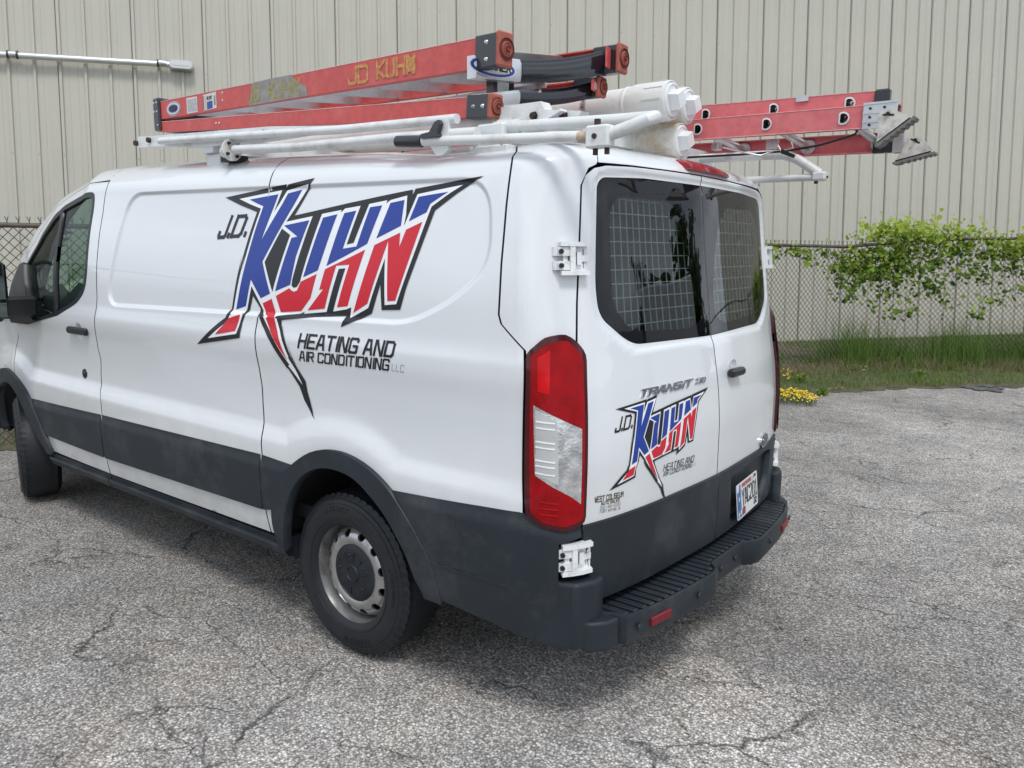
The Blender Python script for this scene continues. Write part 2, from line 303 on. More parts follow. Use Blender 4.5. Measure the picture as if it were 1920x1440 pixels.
LOGO_SIDE=[('black',[(2.809,1.879),(2.354,1.917),(2.376,1.895),(2.344,1.916),(2.185,1.938),(2.291,1.797),(1.957,1.838),(1.595,1.875),(1.595,1.85),(1.581,1.878),(1.241,1.914),(1.468,1.798),(1.597,1.53),(1.627,1.452),(1.727,1.446),(1.736,1.541),(1.782,1.431),(1.83,1.412),(1.947,1.371),(1.927,1.414),(2.115,1.4),(2.317,1.376),(2.317,1.357),(2.233,1.186),(2.268,1.284),(2.23,1.192),(2.183,1.133),(2.179,1.092),(2.151,0.995),(2.135,0.982),(2.157,0.994),(2.205,1.055),(2.227,1.108),(2.285,1.175),(2.297,1.18),(2.387,1.283),(2.452,1.35),(2.48,1.394),(2.47,1.407),(2.533,1.467),(2.558,1.404),(2.569,1.395),(2.594,1.351),(2.609,1.282),(2.96,1.227),(2.78,1.336),(2.722,1.364),(2.704,1.395),(2.693,1.402),(2.625,1.633),(2.64,1.564),(2.552,1.818)]),('white',[(2.696,1.871),(2.396,1.895),(2.431,1.813),(2.361,1.893),(2.213,1.913),(2.336,1.773),(2.165,1.793),(2.113,1.8),(2.001,1.812),(2.002,1.802),(1.981,1.817),(1.888,1.825),(1.84,1.83),(1.735,1.84),(1.739,1.828),(1.716,1.84),(1.622,1.853),(1.566,1.856),(1.335,1.883),(1.486,1.811),(1.647,1.471),(1.709,1.465),(1.717,1.633),(1.801,1.45),(1.903,1.407),(1.899,1.448),(1.927,1.439),(2.003,1.427),(2.042,1.423),(2.185,1.408),(2.178,1.417),(2.208,1.407),(2.29,1.399),(2.354,1.391),(2.338,1.36),(2.268,1.228),(2.274,1.227),(2.238,1.179),(2.204,1.117),(2.227,1.139),(2.282,1.19),(2.272,1.195),(2.367,1.301),(2.419,1.355),(2.453,1.397),(2.456,1.408),(2.541,1.507),(2.575,1.405),(2.585,1.396),(2.608,1.35),(2.632,1.298),(2.858,1.263),(2.704,1.351),(2.678,1.4),(2.601,1.633),(2.618,1.565),(2.526,1.831)]),('black2',[(2.357,1.746),(2.298,1.72),(2.333,1.635),(2.392,1.488),(2.455,1.61),(2.454,1.61)]),('black2',[(2.167,1.797),(2.112,1.804),(2.174,1.637),(2.21,1.535),(2.229,1.514),(2.249,1.509),(2.264,1.518),(2.26,1.543),(2.228,1.636)]),('black2',[(1.89,1.827),(1.839,1.834),(1.905,1.688),(1.945,1.682)]),('black2',[(1.622,1.857),(1.565,1.859),(1.625,1.748),(1.618,1.786)]),('black2',[(1.978,1.59),(1.94,1.593),(2.005,1.425),(2.044,1.42)]),('blue',[(2.617,1.867),(2.416,1.881),(2.491,1.7),(2.352,1.882),(2.261,1.894),(2.47,1.611),(2.408,1.48),(2.474,1.458),(2.546,1.535),(2.583,1.42),(2.657,1.401),(2.603,1.565),(2.51,1.84)]),('blue',[(2.346,1.758),(2.186,1.777),(2.246,1.636),(2.272,1.521),(2.373,1.491),(2.317,1.636),(2.287,1.708),(2.249,1.713)]),('blue',[(2.103,1.785),(2.02,1.797),(2.08,1.638),(2.102,1.582),(2.191,1.553),(2.159,1.637)]),('blue',[(1.981,1.8),(1.913,1.808),(1.965,1.666),(1.886,1.675),(1.832,1.818),(1.761,1.823),(1.824,1.685),(2.052,1.6)]),('blue',[(1.714,1.83),(1.635,1.838),(1.641,1.748),(1.774,1.704)]),('blue',[(1.558,1.846),(1.404,1.859),(1.493,1.821),(1.51,1.792),(1.6,1.763)]),('red',[(2.606,1.385),(2.639,1.31),(2.795,1.285),(2.697,1.362)]),('red',[(2.397,1.459),(2.372,1.407),(2.354,1.359),(2.281,1.214),(2.387,1.325),(2.431,1.393),(2.461,1.437)]),('red',[(2.107,1.568),(2.141,1.473),(2.201,1.418),(2.335,1.406),(2.368,1.472),(2.277,1.507),(2.264,1.498),(2.248,1.494),(2.228,1.499),(2.205,1.535)]),('red',[(2.059,1.587),(1.834,1.663),(1.92,1.451),(1.981,1.444),(1.919,1.607),(1.994,1.602),(2.055,1.435),(2.16,1.423),(2.064,1.51),(2.088,1.507)]),('red',[(1.782,1.68),(1.642,1.724),(1.642,1.674),(1.611,1.734),(1.528,1.76),(1.652,1.483),(1.694,1.48),(1.705,1.696),(1.805,1.466),(1.887,1.427)])]
LOGO_REAR=[('black',[(0.718,1.143),(0.538,1.155),(0.546,1.146),(0.534,1.154),(0.471,1.162),(0.507,1.104),(0.375,1.118),(0.232,1.13),(0.231,1.12),(0.226,1.131),(0.092,1.143),(0.177,1.097),(0.217,0.986),(0.225,0.953),(0.265,0.952),(0.273,0.991),(0.286,0.946),(0.305,0.938),(0.35,0.922),(0.344,0.94),(0.418,0.936),(0.498,0.928),(0.497,0.92),(0.456,0.847),(0.474,0.889),(0.455,0.85),(0.433,0.824),(0.43,0.807),(0.414,0.766),(0.407,0.761),(0.417,0.766),(0.439,0.792),(0.45,0.814),(0.476,0.843),(0.481,0.845),(0.522,0.889),(0.551,0.918),(0.564,0.937),(0.561,0.942),(0.589,0.968),(0.596,0.942),(0.6,0.938),(0.608,0.92),(0.611,0.891),(0.749,0.871),(0.682,0.915),(0.66,0.926),(0.654,0.939),(0.65,0.942),(0.633,1.038),(0.636,1.009),(0.613,1.115)]),('white',[(0.673,1.139),(0.554,1.146),(0.564,1.112),(0.54,1.145),(0.481,1.152),(0.524,1.094),(0.456,1.101),(0.436,1.103),(0.392,1.108),(0.392,1.103),(0.384,1.109),(0.347,1.112),(0.328,1.114),(0.286,1.117),(0.287,1.112),(0.279,1.117),(0.242,1.121),(0.219,1.122),(0.128,1.131),(0.185,1.102),(0.234,0.961),(0.259,0.959),(0.27,1.03),(0.295,0.954),(0.334,0.937),(0.334,0.954),(0.345,0.95),(0.375,0.946),(0.39,0.945),(0.447,0.94),(0.444,0.943),(0.456,0.94),(0.488,0.937),(0.514,0.934),(0.506,0.921),(0.472,0.865),(0.474,0.865),(0.457,0.844),(0.441,0.818),(0.451,0.827),(0.476,0.849),(0.472,0.851),(0.515,0.897),(0.538,0.92),(0.554,0.938),(0.555,0.942),(0.594,0.985),(0.603,0.942),(0.606,0.938),(0.614,0.919),(0.621,0.898),(0.71,0.885),(0.652,0.921),(0.644,0.941),(0.624,1.038),(0.627,1.01),(0.603,1.12)]),('black2',[(0.531,1.083),(0.506,1.072),(0.516,1.036),(0.533,0.975),(0.564,1.027),(0.564,1.027)]),('black2',[(0.457,1.103),(0.436,1.105),(0.453,1.036),(0.463,0.993),(0.469,0.985),(0.477,0.983),(0.483,0.987),(0.483,0.997),(0.474,1.036)]),('black2',[(0.348,1.113),(0.328,1.115),(0.347,1.055),(0.363,1.052)]),('black2',[(0.242,1.123),(0.219,1.123),(0.238,1.077),(0.237,1.093)]),('black2',[(0.372,1.014),(0.357,1.015),(0.375,0.945),(0.391,0.944)]),('blue',[(0.641,1.136),(0.561,1.14),(0.583,1.065),(0.535,1.14),(0.5,1.144),(0.57,1.028),(0.539,0.972),(0.565,0.963),(0.597,0.996),(0.607,0.948),(0.636,0.941),(0.621,1.009),(0.597,1.124)]),('blue',[(0.527,1.088),(0.464,1.095),(0.482,1.036),(0.487,0.988),(0.526,0.976),(0.51,1.037),(0.501,1.067),(0.486,1.068)]),('blue',[(0.431,1.097),(0.399,1.101),(0.415,1.035),(0.422,1.012),(0.456,1.001),(0.447,1.036)]),('blue',[(0.383,1.102),(0.356,1.105),(0.37,1.046),(0.339,1.049),(0.324,1.108),(0.296,1.11),(0.315,1.053),(0.402,1.019)]),('blue',[(0.277,1.112),(0.246,1.115),(0.244,1.077),(0.296,1.06)]),('blue',[(0.216,1.118),(0.155,1.122),(0.189,1.107),(0.194,1.095),(0.229,1.083)]),('red',[(0.614,0.934),(0.624,0.903),(0.685,0.894),(0.65,0.925)]),('red',[(0.534,0.963),(0.522,0.941),(0.512,0.921),(0.476,0.859),(0.524,0.907),(0.545,0.936),(0.559,0.954)]),('red',[(0.423,1.006),(0.432,0.967),(0.454,0.944),(0.507,0.94),(0.523,0.968),(0.488,0.982),(0.483,0.978),(0.476,0.976),(0.468,0.978),(0.461,0.993)]),('red',[(0.405,1.014),(0.318,1.043),(0.343,0.955),(0.367,0.953),(0.349,1.021),(0.379,1.019),(0.396,0.95),(0.437,0.946),(0.403,0.981),(0.412,0.98)]),('red',[(0.298,1.05),(0.244,1.067),(0.241,1.046),(0.232,1.071),(0.2,1.081),(0.237,0.966),(0.253,0.965),(0.268,1.056),(0.297,0.961),(0.328,0.945)])]
# ------------------------------------------------------------------ panels cut out of the shell
RECL=None
def resamp(poly,sp):
    out=[];n=len(poly)
    for i in range(n):
        a=np.array(poly[i],float);b=np.array(poly[(i+1)%n],float); k=max(1,int(math.ceil(np.linalg.norm(b-a)/sp)))
        for j in range(k): out.append(a+(b-a)*j/k)
    o=[out[0]]
    for p in out[1:]:
        if np.linalg.norm(p-o[-1])>1e-5: o.append(p)
    if np.linalg.norm(o[0]-o[-1])<1e-5: o.pop()
    return np.array(o)
def cdt(outer,holes,sp,extra=None,esp=None):
    esp=esp or sp
    loops=[resamp(outer,esp)]+[resamp(h,esp) for h in holes]
    pts=[];edges=[]
    for lp in loops:
        k=len(pts); pts+=list(lp); edges+=[(k+i,k+(i+1)%len(lp)) for i in range(len(lp))]
    lo=loops[0].min(0);hi=loops[0].max(0)
    gx,gy=np.meshgrid(np.arange(lo[0]+sp*.5,hi[0],sp),np.arange(lo[1]+sp*.5,hi[1],sp)); gx=gx+ (np.arange(gx.shape[0])%2)[:,None]*sp*.5
    g=np.stack([gx.ravel(),gy.ravel()],1)
    if extra is not None and len(extra): 
        g=np.vstack([g,extra])
    if len(g):
        if extra is not None and len(extra)==160: g0=g[:len(g)-len(extra)]; hc=extra.mean(0); g0=g0[np.hypot(*(g0-hc).T)>.060]; g=np.vstack([g0,extra])
        elif RECL is not None and extra is not None: g0=g[:len(g)-len(extra)]; g0=g0[np.abs(sdpoly(g0[:,0],g0[:,1],RECL))>.024]; g=np.vstack([g0,extra])
        k=sdpoly(g[:,0],g[:,1],loops[0])<-.15*sp
        for h in loops[1:]: k&=sdpoly(g[:,0],g[:,1],h)>.3*sp
        g=g[k]; pts+=list(g)
    r=delaunay_2d_cdt([Vector(p) for p in pts],edges,[],0,1e-7)
    V=np.array([tuple(v) for v in r[0]]); F=np.array([f for f in r[2] if len(f)==3])
    c=V[F].mean(1); k=sdpoly(c[:,0],c[:,1],loops[0])<0
    for h in loops[1:]: k&=sdpoly(c[:,0],c[:,1],h)>0
    F=F[k]; used=np.unique(F); mp=-np.ones(len(V),int); mp[used]=np.arange(len(used)); return V[used],mp[F]
def resamp_n(P,n):
    P=np.array(P,float); d=np.concatenate([[0],np.cumsum(np.linalg.norm(np.diff(P,axis=0),axis=1))]); t=np.linspace(0,d[-1],n)
    return np.stack([np.interp(t,d,P[:,0]),np.interp(t,d,P[:,1])],1)
def boundary(F):
    e={}
    for f in F:
        for i in range(3):
            a,b=int(f[i]),int(f[(i+1)%3]); e[(a,b)]=1
    return [(a,b) for (a,b) in e if (b,a) not in e]
def panel(name,outer,holes,m,parent,sp=.03,off=0.,flange=.02,side=-1,extra=None,surf=Sh,nrm=NRM,esp=None,dark=None):
    P,F=cdt(outer,holes,sp,extra,esp)
    u,v=P[:,0],P[:,1]
    s=np.sign(u); s[s==0]=1
    X=surf(np.abs(u),v,off); Nn=nrm(np.maximum(np.abs(u),2.1e-3),v,off)
    # Sh mirrors u<0 across the centre plane
    X[:,1]*=s; Nn[:,1]*=s
    c0=surf(np.array([1.9]),np.array([1.2]))[0]; 
    if (NRM_REF(surf,nrm))<0: Nn=-Nn
    if side>0: X[:,1]*=-1; Nn[:,1]*=-1
    # winding
    a=np.cross(X[F[:,1]]-X[F[:,0]],X[F[:,2]]-X[F[:,0]]); d=(a*Nn[F].mean(1)).sum(1)
    F=np.where((d<0)[:,None],F[:,::-1],F)
    V=list(X); NN=list(Nn); FF=[tuple(f) for f in F]
    if flange:
        B=boundary(F); nx={a:b for a,b in B}; pv={b:a for a,b in B}; idx={}
        for a in nx:
            if a not in pv: continue
            t=X[nx[a]]-X[pv[a]]; o=np.cross(t,Nn[a]); o/=np.linalg.norm(o)+1e-9
            idx[a]=len(V); V.append(X[a]);NN.append(o*.7+Nn[a]*.5); V.append(X[a]-Nn[a]*flange-o*0.0);NN.append(o)
        for a,b in B:
            if a in idx and b in idx: FF.append((idx[b],idx[a],idx[a]+1,idx[b]+1))
    NN=[n/(np.linalg.norm(n)+1e-9) for n in NN]
    if m is PAINT and flange: return mesh(name,V,FF,[m,BLACK],parent,True,NN,fmat=[0]*len(F)+[1]*(len(FF)-len(F)))
    return mesh(name,V,FF,m,parent,True,NN)
_nr={}
def NRM_REF(surf,nrm):
    n=nrm(np.array([2.5]),np.array([1.2]))[0]; return 1 if n[1]<0 else -1
def ring(poly,offs,sp=.03):
    P=resamp(poly,sp); n=len(P); t=np.roll(P,-1,0)-np.roll(P,1,0); t/=np.linalg.norm(t,axis=1,keepdims=True)+1e-9; o=np.stack([t[:,1],-t[:,0]],1)
    return np.vstack([P+o*k for k in offs])
RECUV=np.array([(ux(min(p[0],-.46)),vinv(p[0],p[1])) for p in resamp(RECESS,.02)])
RECL=[tuple(p) for p in RECUV]
XTRA=np.vstack([RECUV]+[ring(RECL,[k],.02) for k in(-.020,-.012,-.008,-.004,.004,.008,.012,.020)])
def arch(cx,a,b,cz,t0,t1,n=26): return [(cx+a*math.cos(t),cz+b*math.sin(t)) for t in np.linspace(t0,t1,n)]
G=.004
_HC=None
HXTRA=np.array([(ux(-3.46+r_*math.cos(q)),vinv(-3.46,1.205)+r_*math.sin(q)) for r_ in(.008,.018,.026,.032,.038,.044,.050,.056) for q in np.linspace(0,2*math.pi,20,endpoint=False)])
DR=[(3.93,2.2),(3.94,1.97),(3.94,1.82),(3.945,1.66),(3.95,1.40),(3.97,1.30),(4.0,1.18),(4.005,1.12),(3.995,1.06),(4.01,.98),(4.005,.89),(3.975,.83),(3.97,.76),(3.98,.68),(3.98,.54),(3.97,.42)]
S2=[(2.485,2.2),(2.48,1.97),(2.475,1.7),(2.475,1.46),(2.48,1.40),(2.495,1.33),(2.50,1.19),(2.495,1.08),(2.50,1.0),(2.49,.89),(2.48,.78),(2.485,.54),(2.465,.43)]
RS=[(1.07,2.2),(1.09,2.04),(1.11,2.0),(1.14,1.80),(1.16,1.62),(1.17,1.46),(1.16,1.43),(1.07,1.35)]
RD=[(0,1.965),(.3,1.965),(.55,1.96),(.72,1.955),(.79,1.94),(.835,1.91),(.853,1.87),(.865,1.69),(.88,1.5),(.885,1.37),(.872,1.30),(.872,1.0),(.872,.79),(.84,.58),(.83,.50)]
def sh(p,d): return [(a+d,b) for a,b in p]
UA=ux(AX); UF=ux(FX)
van=empty('van',(-2.8,0,0)); tag(van,'white cargo van with blue and red lettering and ladders on its roof','van')
def cr(P,n=4): return [tuple(p) for p in _crom(np.array(P,float),n)]
AO=cr([(2.40,.36),(2.405,.42),(2.415,.50),(2.40,.60),(2.34,.70),(2.23,.795),(2.09,.868),(1.96,.885),(1.85,.87),(1.76,.838),(1.67,.785),(1.59,.71),(1.53,.64),(1.475,.56),(1.445,.48),(1.425,.40)])
AI=cr([(2.36,.36),(2.352,.42),(2.335,.49),(2.30,.59),(2.23,.70),(2.16,.76),(2.09,.793),(1.96,.81),(1.86,.793),(1.78,.75),(1.70,.69),(1.64,.62),(1.59,.55),(1.55,.47),(1.51,.40)])
AM=[(.5*(a[0]+b[0]),.5*(a[1]+b[1])) for a,b in zip(resamp_n(AO,40),resamp_n(AI,40))]
FO=cr([(4.715,.40),(4.79,.54),(4.88,.66),(5.0,.77),(5.16,.845),(5.32,.88),(5.46,.865),(5.60,.80),(5.71,.70),(5.79,.55),(5.82,.40)])[::-1]
FI=cr([(4.80,.40),(4.90,.50),(5.01,.61),(5.13,.725),(5.22,.775),(5.32,.792),(5.44,.775),(5.56,.71),(5.65,.60),(5.70,.50),(5.72,.40)])[::-1]
FM=[(.5*(a[0]+b[0]),.5*(a[1]+b[1])) for a,b in zip(resamp_n(FO,40),resamp_n(FI,40))]
# window outline of the front door
WIN=rnd([(4.055,1.93),(4.27,1.935),(4.45,1.93),(4.61,1.90),(4.76,1.865),(4.89,1.77),(5.06,1.62),(5.06,1.20),(4.80,1.225),(4.45,1.285),(4.17,1.375),(4.09,1.44),(4.06,1.52)],[.05,0,0,0,0,.0,.02,.03,.05,.0,.05,.05,.05],5)
def shrink(poly,d):
    P=np.array(poly,float); n=len(P); t=np.roll(P,-1,0)-np.roll(P,1,0); t/=np.linalg.norm(t,axis=1,keepdims=True)+1e-9
    o=np.stack([t[:,1],-t[:,0]],1); area=.5*np.sum(P[:,0]*np.roll(P[:,1],-1)-np.roll(P[:,0],-1)*P[:,1]); 
    if area<0: o=-o
    return [tuple(p) for p in P-o*d]
TOPL=[(3.94,1.985),(4.13,1.985),(4.34,1.985),(4.50,1.97),(4.66,1.94),(4.82,1.90),(5.02,1.83),(5.13,1.66),(5.16,1.40),(5.13,1.20)]
DF=[(5.11,1.19),(5.15,1.10),(5.235,1.02),(5.22,.86)]
def trimoff(base):
    def f(u,v):
        top=np.interp(u,[0,.87,1.07,1.65,2.43,3.97,4.94],[.775,.777,.817,.80,.783,.757,.735]); return base*(.15+.85*(1-sst(top-.055,top,v)))
    return f
for sd in (-1,1):
    K=dict(side=sd)
    panel('front_door',[(3.94+G,1.985-G)]+[(a-(G if a>5.05 else 0),b-G) for a,b in TOPL[1:]]+sh(DF[1:],-G)+[tuple(p) for p in FM if p[0]<5.21 and p[1]>.44]+[(4.80,.425)]+sh(DR,G)[1:][::-1],[WIN],PAINT,van,sp=.03,extra=HXTRA,**K)
    panel('cargo_side_panel',sh(DR,-G)+sh(S2,G)[::-1],[],PAINT,van,sp=.03,extra=XTRA,**K)
    panel('rear_quarter_panel',sh(S2,-G)+[tuple(p) for p in AM if p[1]>.43]+[(1.42,.45),(1.2,.52),(1.075,.60),(1.075,1.35)]+sh(RS,G)[::-1],[],PAINT,van,sp=.03,extra=XTRA,**K)
    panel('corner_pillar',sh(RS,-G)+[(1.06,1.30),(.96,1.25),(.90,1.25),(.885+G,1.31)]+[(a+G,b) for a,b in RD if 1.29<b<1.90][::-1]+[(.815,1.935),(.775,1.952),(.764,1.966),(.749,2.06),(.694,2.2)],[],PAINT,van,sp=.025,**K)
    panel('front_fender',[(5.11+G,1.20)]+sh(DF[1:],G)+[tuple(p) for p in FM if p[0]>5.225 and p[1]>.44][::-1]+[(5.90,.43),(5.98,.9),(5.75,1.12),(5.45,1.22),(5.2,1.23)],[],PAINT,van,sp=.04,**K)
    panel('front_fascia',[(5.905,.35),(6.86,.35),(6.86,.62),(5.93,.62)],[],TRIM,van,sp=.06,off=.02,**K)
    panel('headlight',[(5.985,.92),(6.35,.86),(6.38,1.05),(5.80,1.12)],[],CLEARL,van,sp=.06,**K)
    panel('grille',[(6.40,.66),(6.862,.66),(6.862,1.0),(6.40,1.0)],[],BLACK,van,sp=.06,**K)
    panel('bonnet_front',[(5.94,.63),(6.39,.64),(6.39,.85),(5.98,.90)],[],PAINT,van,sp=.06,**K)
    panel('bonnet_edge',[(5.62,2.2),(5.56,1.30),(5.80,1.13),(6.39,1.06),(6.865,1.02),(6.865,2.2)],[],PAINT,van,sp=.06,**K)
    panel('roof_rail',[(3.94-G,2.2),(3.94-G,1.99),(3.94+G,1.99)]+TOPL[1:]+[(5.30,1.20),(5.55,1.36),(5.62,2.2)],[],PAINT,van,sp=.035,**K)
    # dark trims
    panel('side_moulding',[(4.785,.525),(4.94,.73),(3.985,.757),(3.985,.525),(3.99,.515)],[],TRIM,van,sp=.022,off=trimoff(.014),flange=.02,**K)
    panel('side_moulding',[(3.965,.515),(3.965,.758),(2.492,.783),(2.492,.535)],[],TRIM,van,sp=.022,off=trimoff(.014),flange=.02,**K)
    panel('side_moulding',[(2.481,.535),(2.481,.783)]+[p for p in AO if p[0]>2.2 and .54<p[1]<.79][::-1],[],TRIM,van,sp=.022,off=trimoff(.013),flange=.02,**K)
    panel('wheel_arch_trim',AO+AI[::-1],[],TRIM,van,sp=.03,off=.022,flange=.045,**K)
    panel('wheel_arch_trim',FO+FI[::-1],[],TRIM,van,sp=.03,off=.022,flange=.045,**K)
    # bumper corner: dark cladding wrapping from the arch to the rear door
    BC=[p for p in AO if p[0]<1.69 and p[1]>.41]
    panel('rear_bumper_corner',[(1.10,.385),(1.0,.365),(.93,.36),(.868,.36),(.850,.365),(.852,.57),(.955,.585),(.955,.725),(.875,.74),(.875,.775),(1.02,.79),(1.07,.815),(1.09,.817)]+BC,[],TRIM,van,sp=.022,off=trimoff(.018),flange=.03,**K)
    panel('cladding_groove',[(1.475,.563),(1.478,.553),(1.135,.545),(1.132,.556)],[],TRIM,van,sp=.03,off=.0205,flange=.006,**K)
    # body sill
    mb=MB(); y=sd*1
    for (x0,x1) in((-4.02,-3.26),(-3.25,-1.64)):
        prof=[(.90,.30),(.975,.335),(.995,.372),(.992,.385),(.975,.388),(.975,.405),(.95,.415),(.90,.415)]
        mb.extr([(p,z) for p,z in prof],(x0,0,0),(0,y,0),(0,0,1),(1,0,0),x1-x0)
    mb.build('sill_step',TRIM,van)
# rear header and roof
panel('roof_header',[(-.76+0,1.962),(-.55,1.966),(-.3,1.968),(0,1.968),(.3,1.968),(.55,1.966),(.76,1.962),(.745,2.06),(.69,2.2),(-.69,2.2),(-.745,2.06)],[],PAINT,van,sp=.03)
inner=[tuple(Sh(np.array([u]),np.array([2.2]))[0][:2]) for u in np.linspace(0,UMAX,120)]
def Roof(a,b,off=0.):
    a=np.asarray(a,float);b=np.asarray(b,float); k=np.interp(a,KX,KK)
    T=1.85+.185*(1+(k-1)*.8); H=np.minimum(np.interp(a,HX,HZ),T)
    yb=np.interp(-a,-TQ[:,0],TQ[:,1]); crown=(.028+.05*sst(-1.6,-.45,a)*0)*(1-np.clip(np.abs(b)/np.maximum(yb,.05),0,1)**2)
    H2=np.interp(a,[-6,-.72,-.5,-.42],[1,1,1,1])
    rib=.006*(np.cos(b*2*np.pi/.24)>.35)*sst(-.7,-.9,a)*sst(-3.0,-2.8,a)
    return np.stack([a,b,H+crown*(a>-9)-rib*0],-1)
poly=[(x,y) for x,y in inner]+[(x,-y) for x,y in inner[::-1]]
poly=[poly[i] for i in range(len(poly)) if i==0 or np.hypot(poly[i][0]-poly[i-1][0],poly[i][1]-poly[i-1][1])>2e-3]
if np.hypot(poly[0][0]-poly[-1][0],poly[0][1]-poly[-1][1])<2e-3: poly.pop()
P,F=cdt(poly,[],.06); X=Roof(P[:,0],P[:,1])
# weld the roof edge onto the shell edge heights
us=np.linspace(0,UMAX,600); E3=Sh(us,np.full(600,2.2)); E3=np.vstack([E3,E3*np.array([1,-1,1])])
dd=np.array([E3[np.argmin((E3[:,0]-x)**2+(E3[:,1]-y)**2),2] for x,y in P]); de=np.abs(sdpoly(P[:,0],P[:,1],poly)); wgt=np.exp(-(de/.16)**2); X[:,2]=X[:,2]*(1-wgt)+dd*wgt+.0*de
X[:,2]+=.012*(1-wgt)*(P[:,0]>-3.2)*0
a=np.cross(X[F[:,1]]-X[F[:,0]],X[F[:,2]]-X[F[:,0]])[:,2]; F=np.where((a<0)[:,None],F[:,::-1],F)
cx=P[F].mean(1)[:,0]; cy=P[F].mean(1)[:,1]
ws=(cx<-3.62)&(cx>-4.72)&(np.abs(cy)<.66)
for nm,k,mm in(('roof_skin',(cx>=-4.76)&~ws,PAINT),('windscreen',ws,GLASSF),('bonnet',cx<-4.76,PAINT)):
    f=F[k]; usd=np.unique(f); mp_=-np.ones(len(X),int); mp_[usd]=np.arange(len(usd)); mesh(nm,X[usd],mp_[f],mm,van)
# ---- rear doors
TR=[p for p in RD if p[1]>.77]
FR=rnd([(.79,1.545),(.77,1.88),(.735,1.905),(.44,1.918),(0,1.918),(0,1.335),(.57,1.345),(.64,1.37),(.775,1.45)],[.1,.04,.04,0,0,0,.1,.08,.08],6)
CL=rnd([(.70,1.80),(.64,1.845),(.23,1.845),(.13,1.74),(.055,1.52),(.06,1.40),(.16,1.375),(.59,1.39),(.675,1.46),(.70,1.52)],[.05,.05,.1,.1,.05,.04,.04,.05,.05,.03],5)
rdoors=[]
for sd in (-1,1):
    K=dict(side=sd)
    door=panel('rear_door',[(G*.8,1.961),(.3,1.961),(.55,1.957)]+[(a-G,b-G*1.2) for a,b in RD[3:6]]+[(a-G,b) for a,b in RD[6:] if b>.77]+[(.865,.775),(G*.8,.775)],[[(max(a,G*.8+.0006),b) for a,b in FR]],PAINT,van,sp=.018,esp=.018,**K)
    rdoors.append(door)
    panel('lower_door_cladding',[(G,.773),(.866,.773),(.866,.755),(.835,.58),(.825,.495),(G,.495)],[] if sd<0 else [[(.13,.735),(.15,.52),(.60,.52),(.68,.60),(.70,.735),(.6,.75)]],TRIM,door,sp=.04,off=.010,flange=.03,**K)
    if sd>0:
        panel('plate_recess',[(.12,.74),(.14,.51),(.61,.51),(.69,.60),(.71,.74),(.6,.755)],[],TRIM,door,sp=.04,off=-.022,flange=0,**K)
    fr=[(max(a,G),b) for a,b in FR]
    g=panel('window_border',shrink(fr,.003),[CL],FRIT,door,sp=.05,off=.001,flange=.01,**K)
    panel('window_glass',CL,[],GLASSR,door,sp=.05,off=.0005,flange=0,**K)
    # wire guard behind the glass
    mb=MB(); 
    def gp(u,v,o=-.035):
        p=Sh(np.array([u]),np.array([v]),o)[0]; p[1]*=1 if sd<0 else -1; return p
    for v in np.arange(1.36,1.89,.048): mb.tube([gp(u,v) for u in np.linspace(.05,.74,9)],.0021,5)
    for u in np.arange(.05,.75,.0485): mb.tube([gp(u,v,-.038) for v in np.linspace(1.34,1.88,7)],.0021,5)
    mb.build('window_guard',mat('guard_wire',(.78,.82,.82),.5),door)
    # hinges: painted strap plates with a recessed pair of bolts
    for v0 in (1.64,.670):
        h=MB(); 
        def hp(u,v,o): 
            p=Sh(np.array([u]),np.array([v]),o)[0]; p[1]*=1 if sd<0 else -1; return p
        def slab(u0,u1,v0_,v1_,o0,o1,mi=0):
            us_=np.linspace(u0,u1,4); V=[];
            for o in(o0,o1):
                for u in us_:
                    for v in(v0_,v1_): V.append(hp(u,v,o))
            Fx=[]
            n=8
            for i in range(3):
                k=i*2; Fx+=[(k,k+2,k+3,k+1),(k+n,k+n+1,k+n+3,k+n+2),(k,k+n,k+n+2,k+2),(k+1,k+3,k+3+n,k+1+n)]
            Fx+=[(0,1,1+n,n),(6,6+n,7+n,7)]
            h.add(V,Fx,mi)
        s_=.052
        slab(.835,.945,v0+s_-.014,v0+s_,.0,.034); slab(.835,.945,v0-s_,v0-s_+.014,.0,.034); slab(.893,.912,v0-s_+.014,v0+s_-.014,.0,.032)
        slab(.835,.893,v0-s_+.014,v0+s_-.014,.0,.010); slab(.866,.884,v0-.020,v0+.020,.010,.022)
        slab(.912,.955,v0+.008,v0+.036,.0,.026); slab(.912,.955,v0-.036,v0-.008,.0,.026); slab(.918,.935,v0-.008,v0+.008,.0,.018)
        slab(.8355,.866,v0-.010,v0+.010,.010,.016)
        for dv in(.022,-.022):
            c=hp(.945,v0+dv,.026); d=hp(.945,v0+dv,.036)-c; h.cyl(c,c+d,.008,12,1)
            c=hp(.957,v0+dv,.004); h.cyl(c-np.array([0,0,.014]),c+np.array([0,0,.014]),.013,12,0)
        # dark gaps
        slab(.8855,.892,v0-s_+.016,v0+s_-.016,.0105,.0125,1); slab(.853,.8545,v0-.03,v0+.03,.0105,.0118,1)
        h.build('door_hinge',[HINGE,BLACK],door)
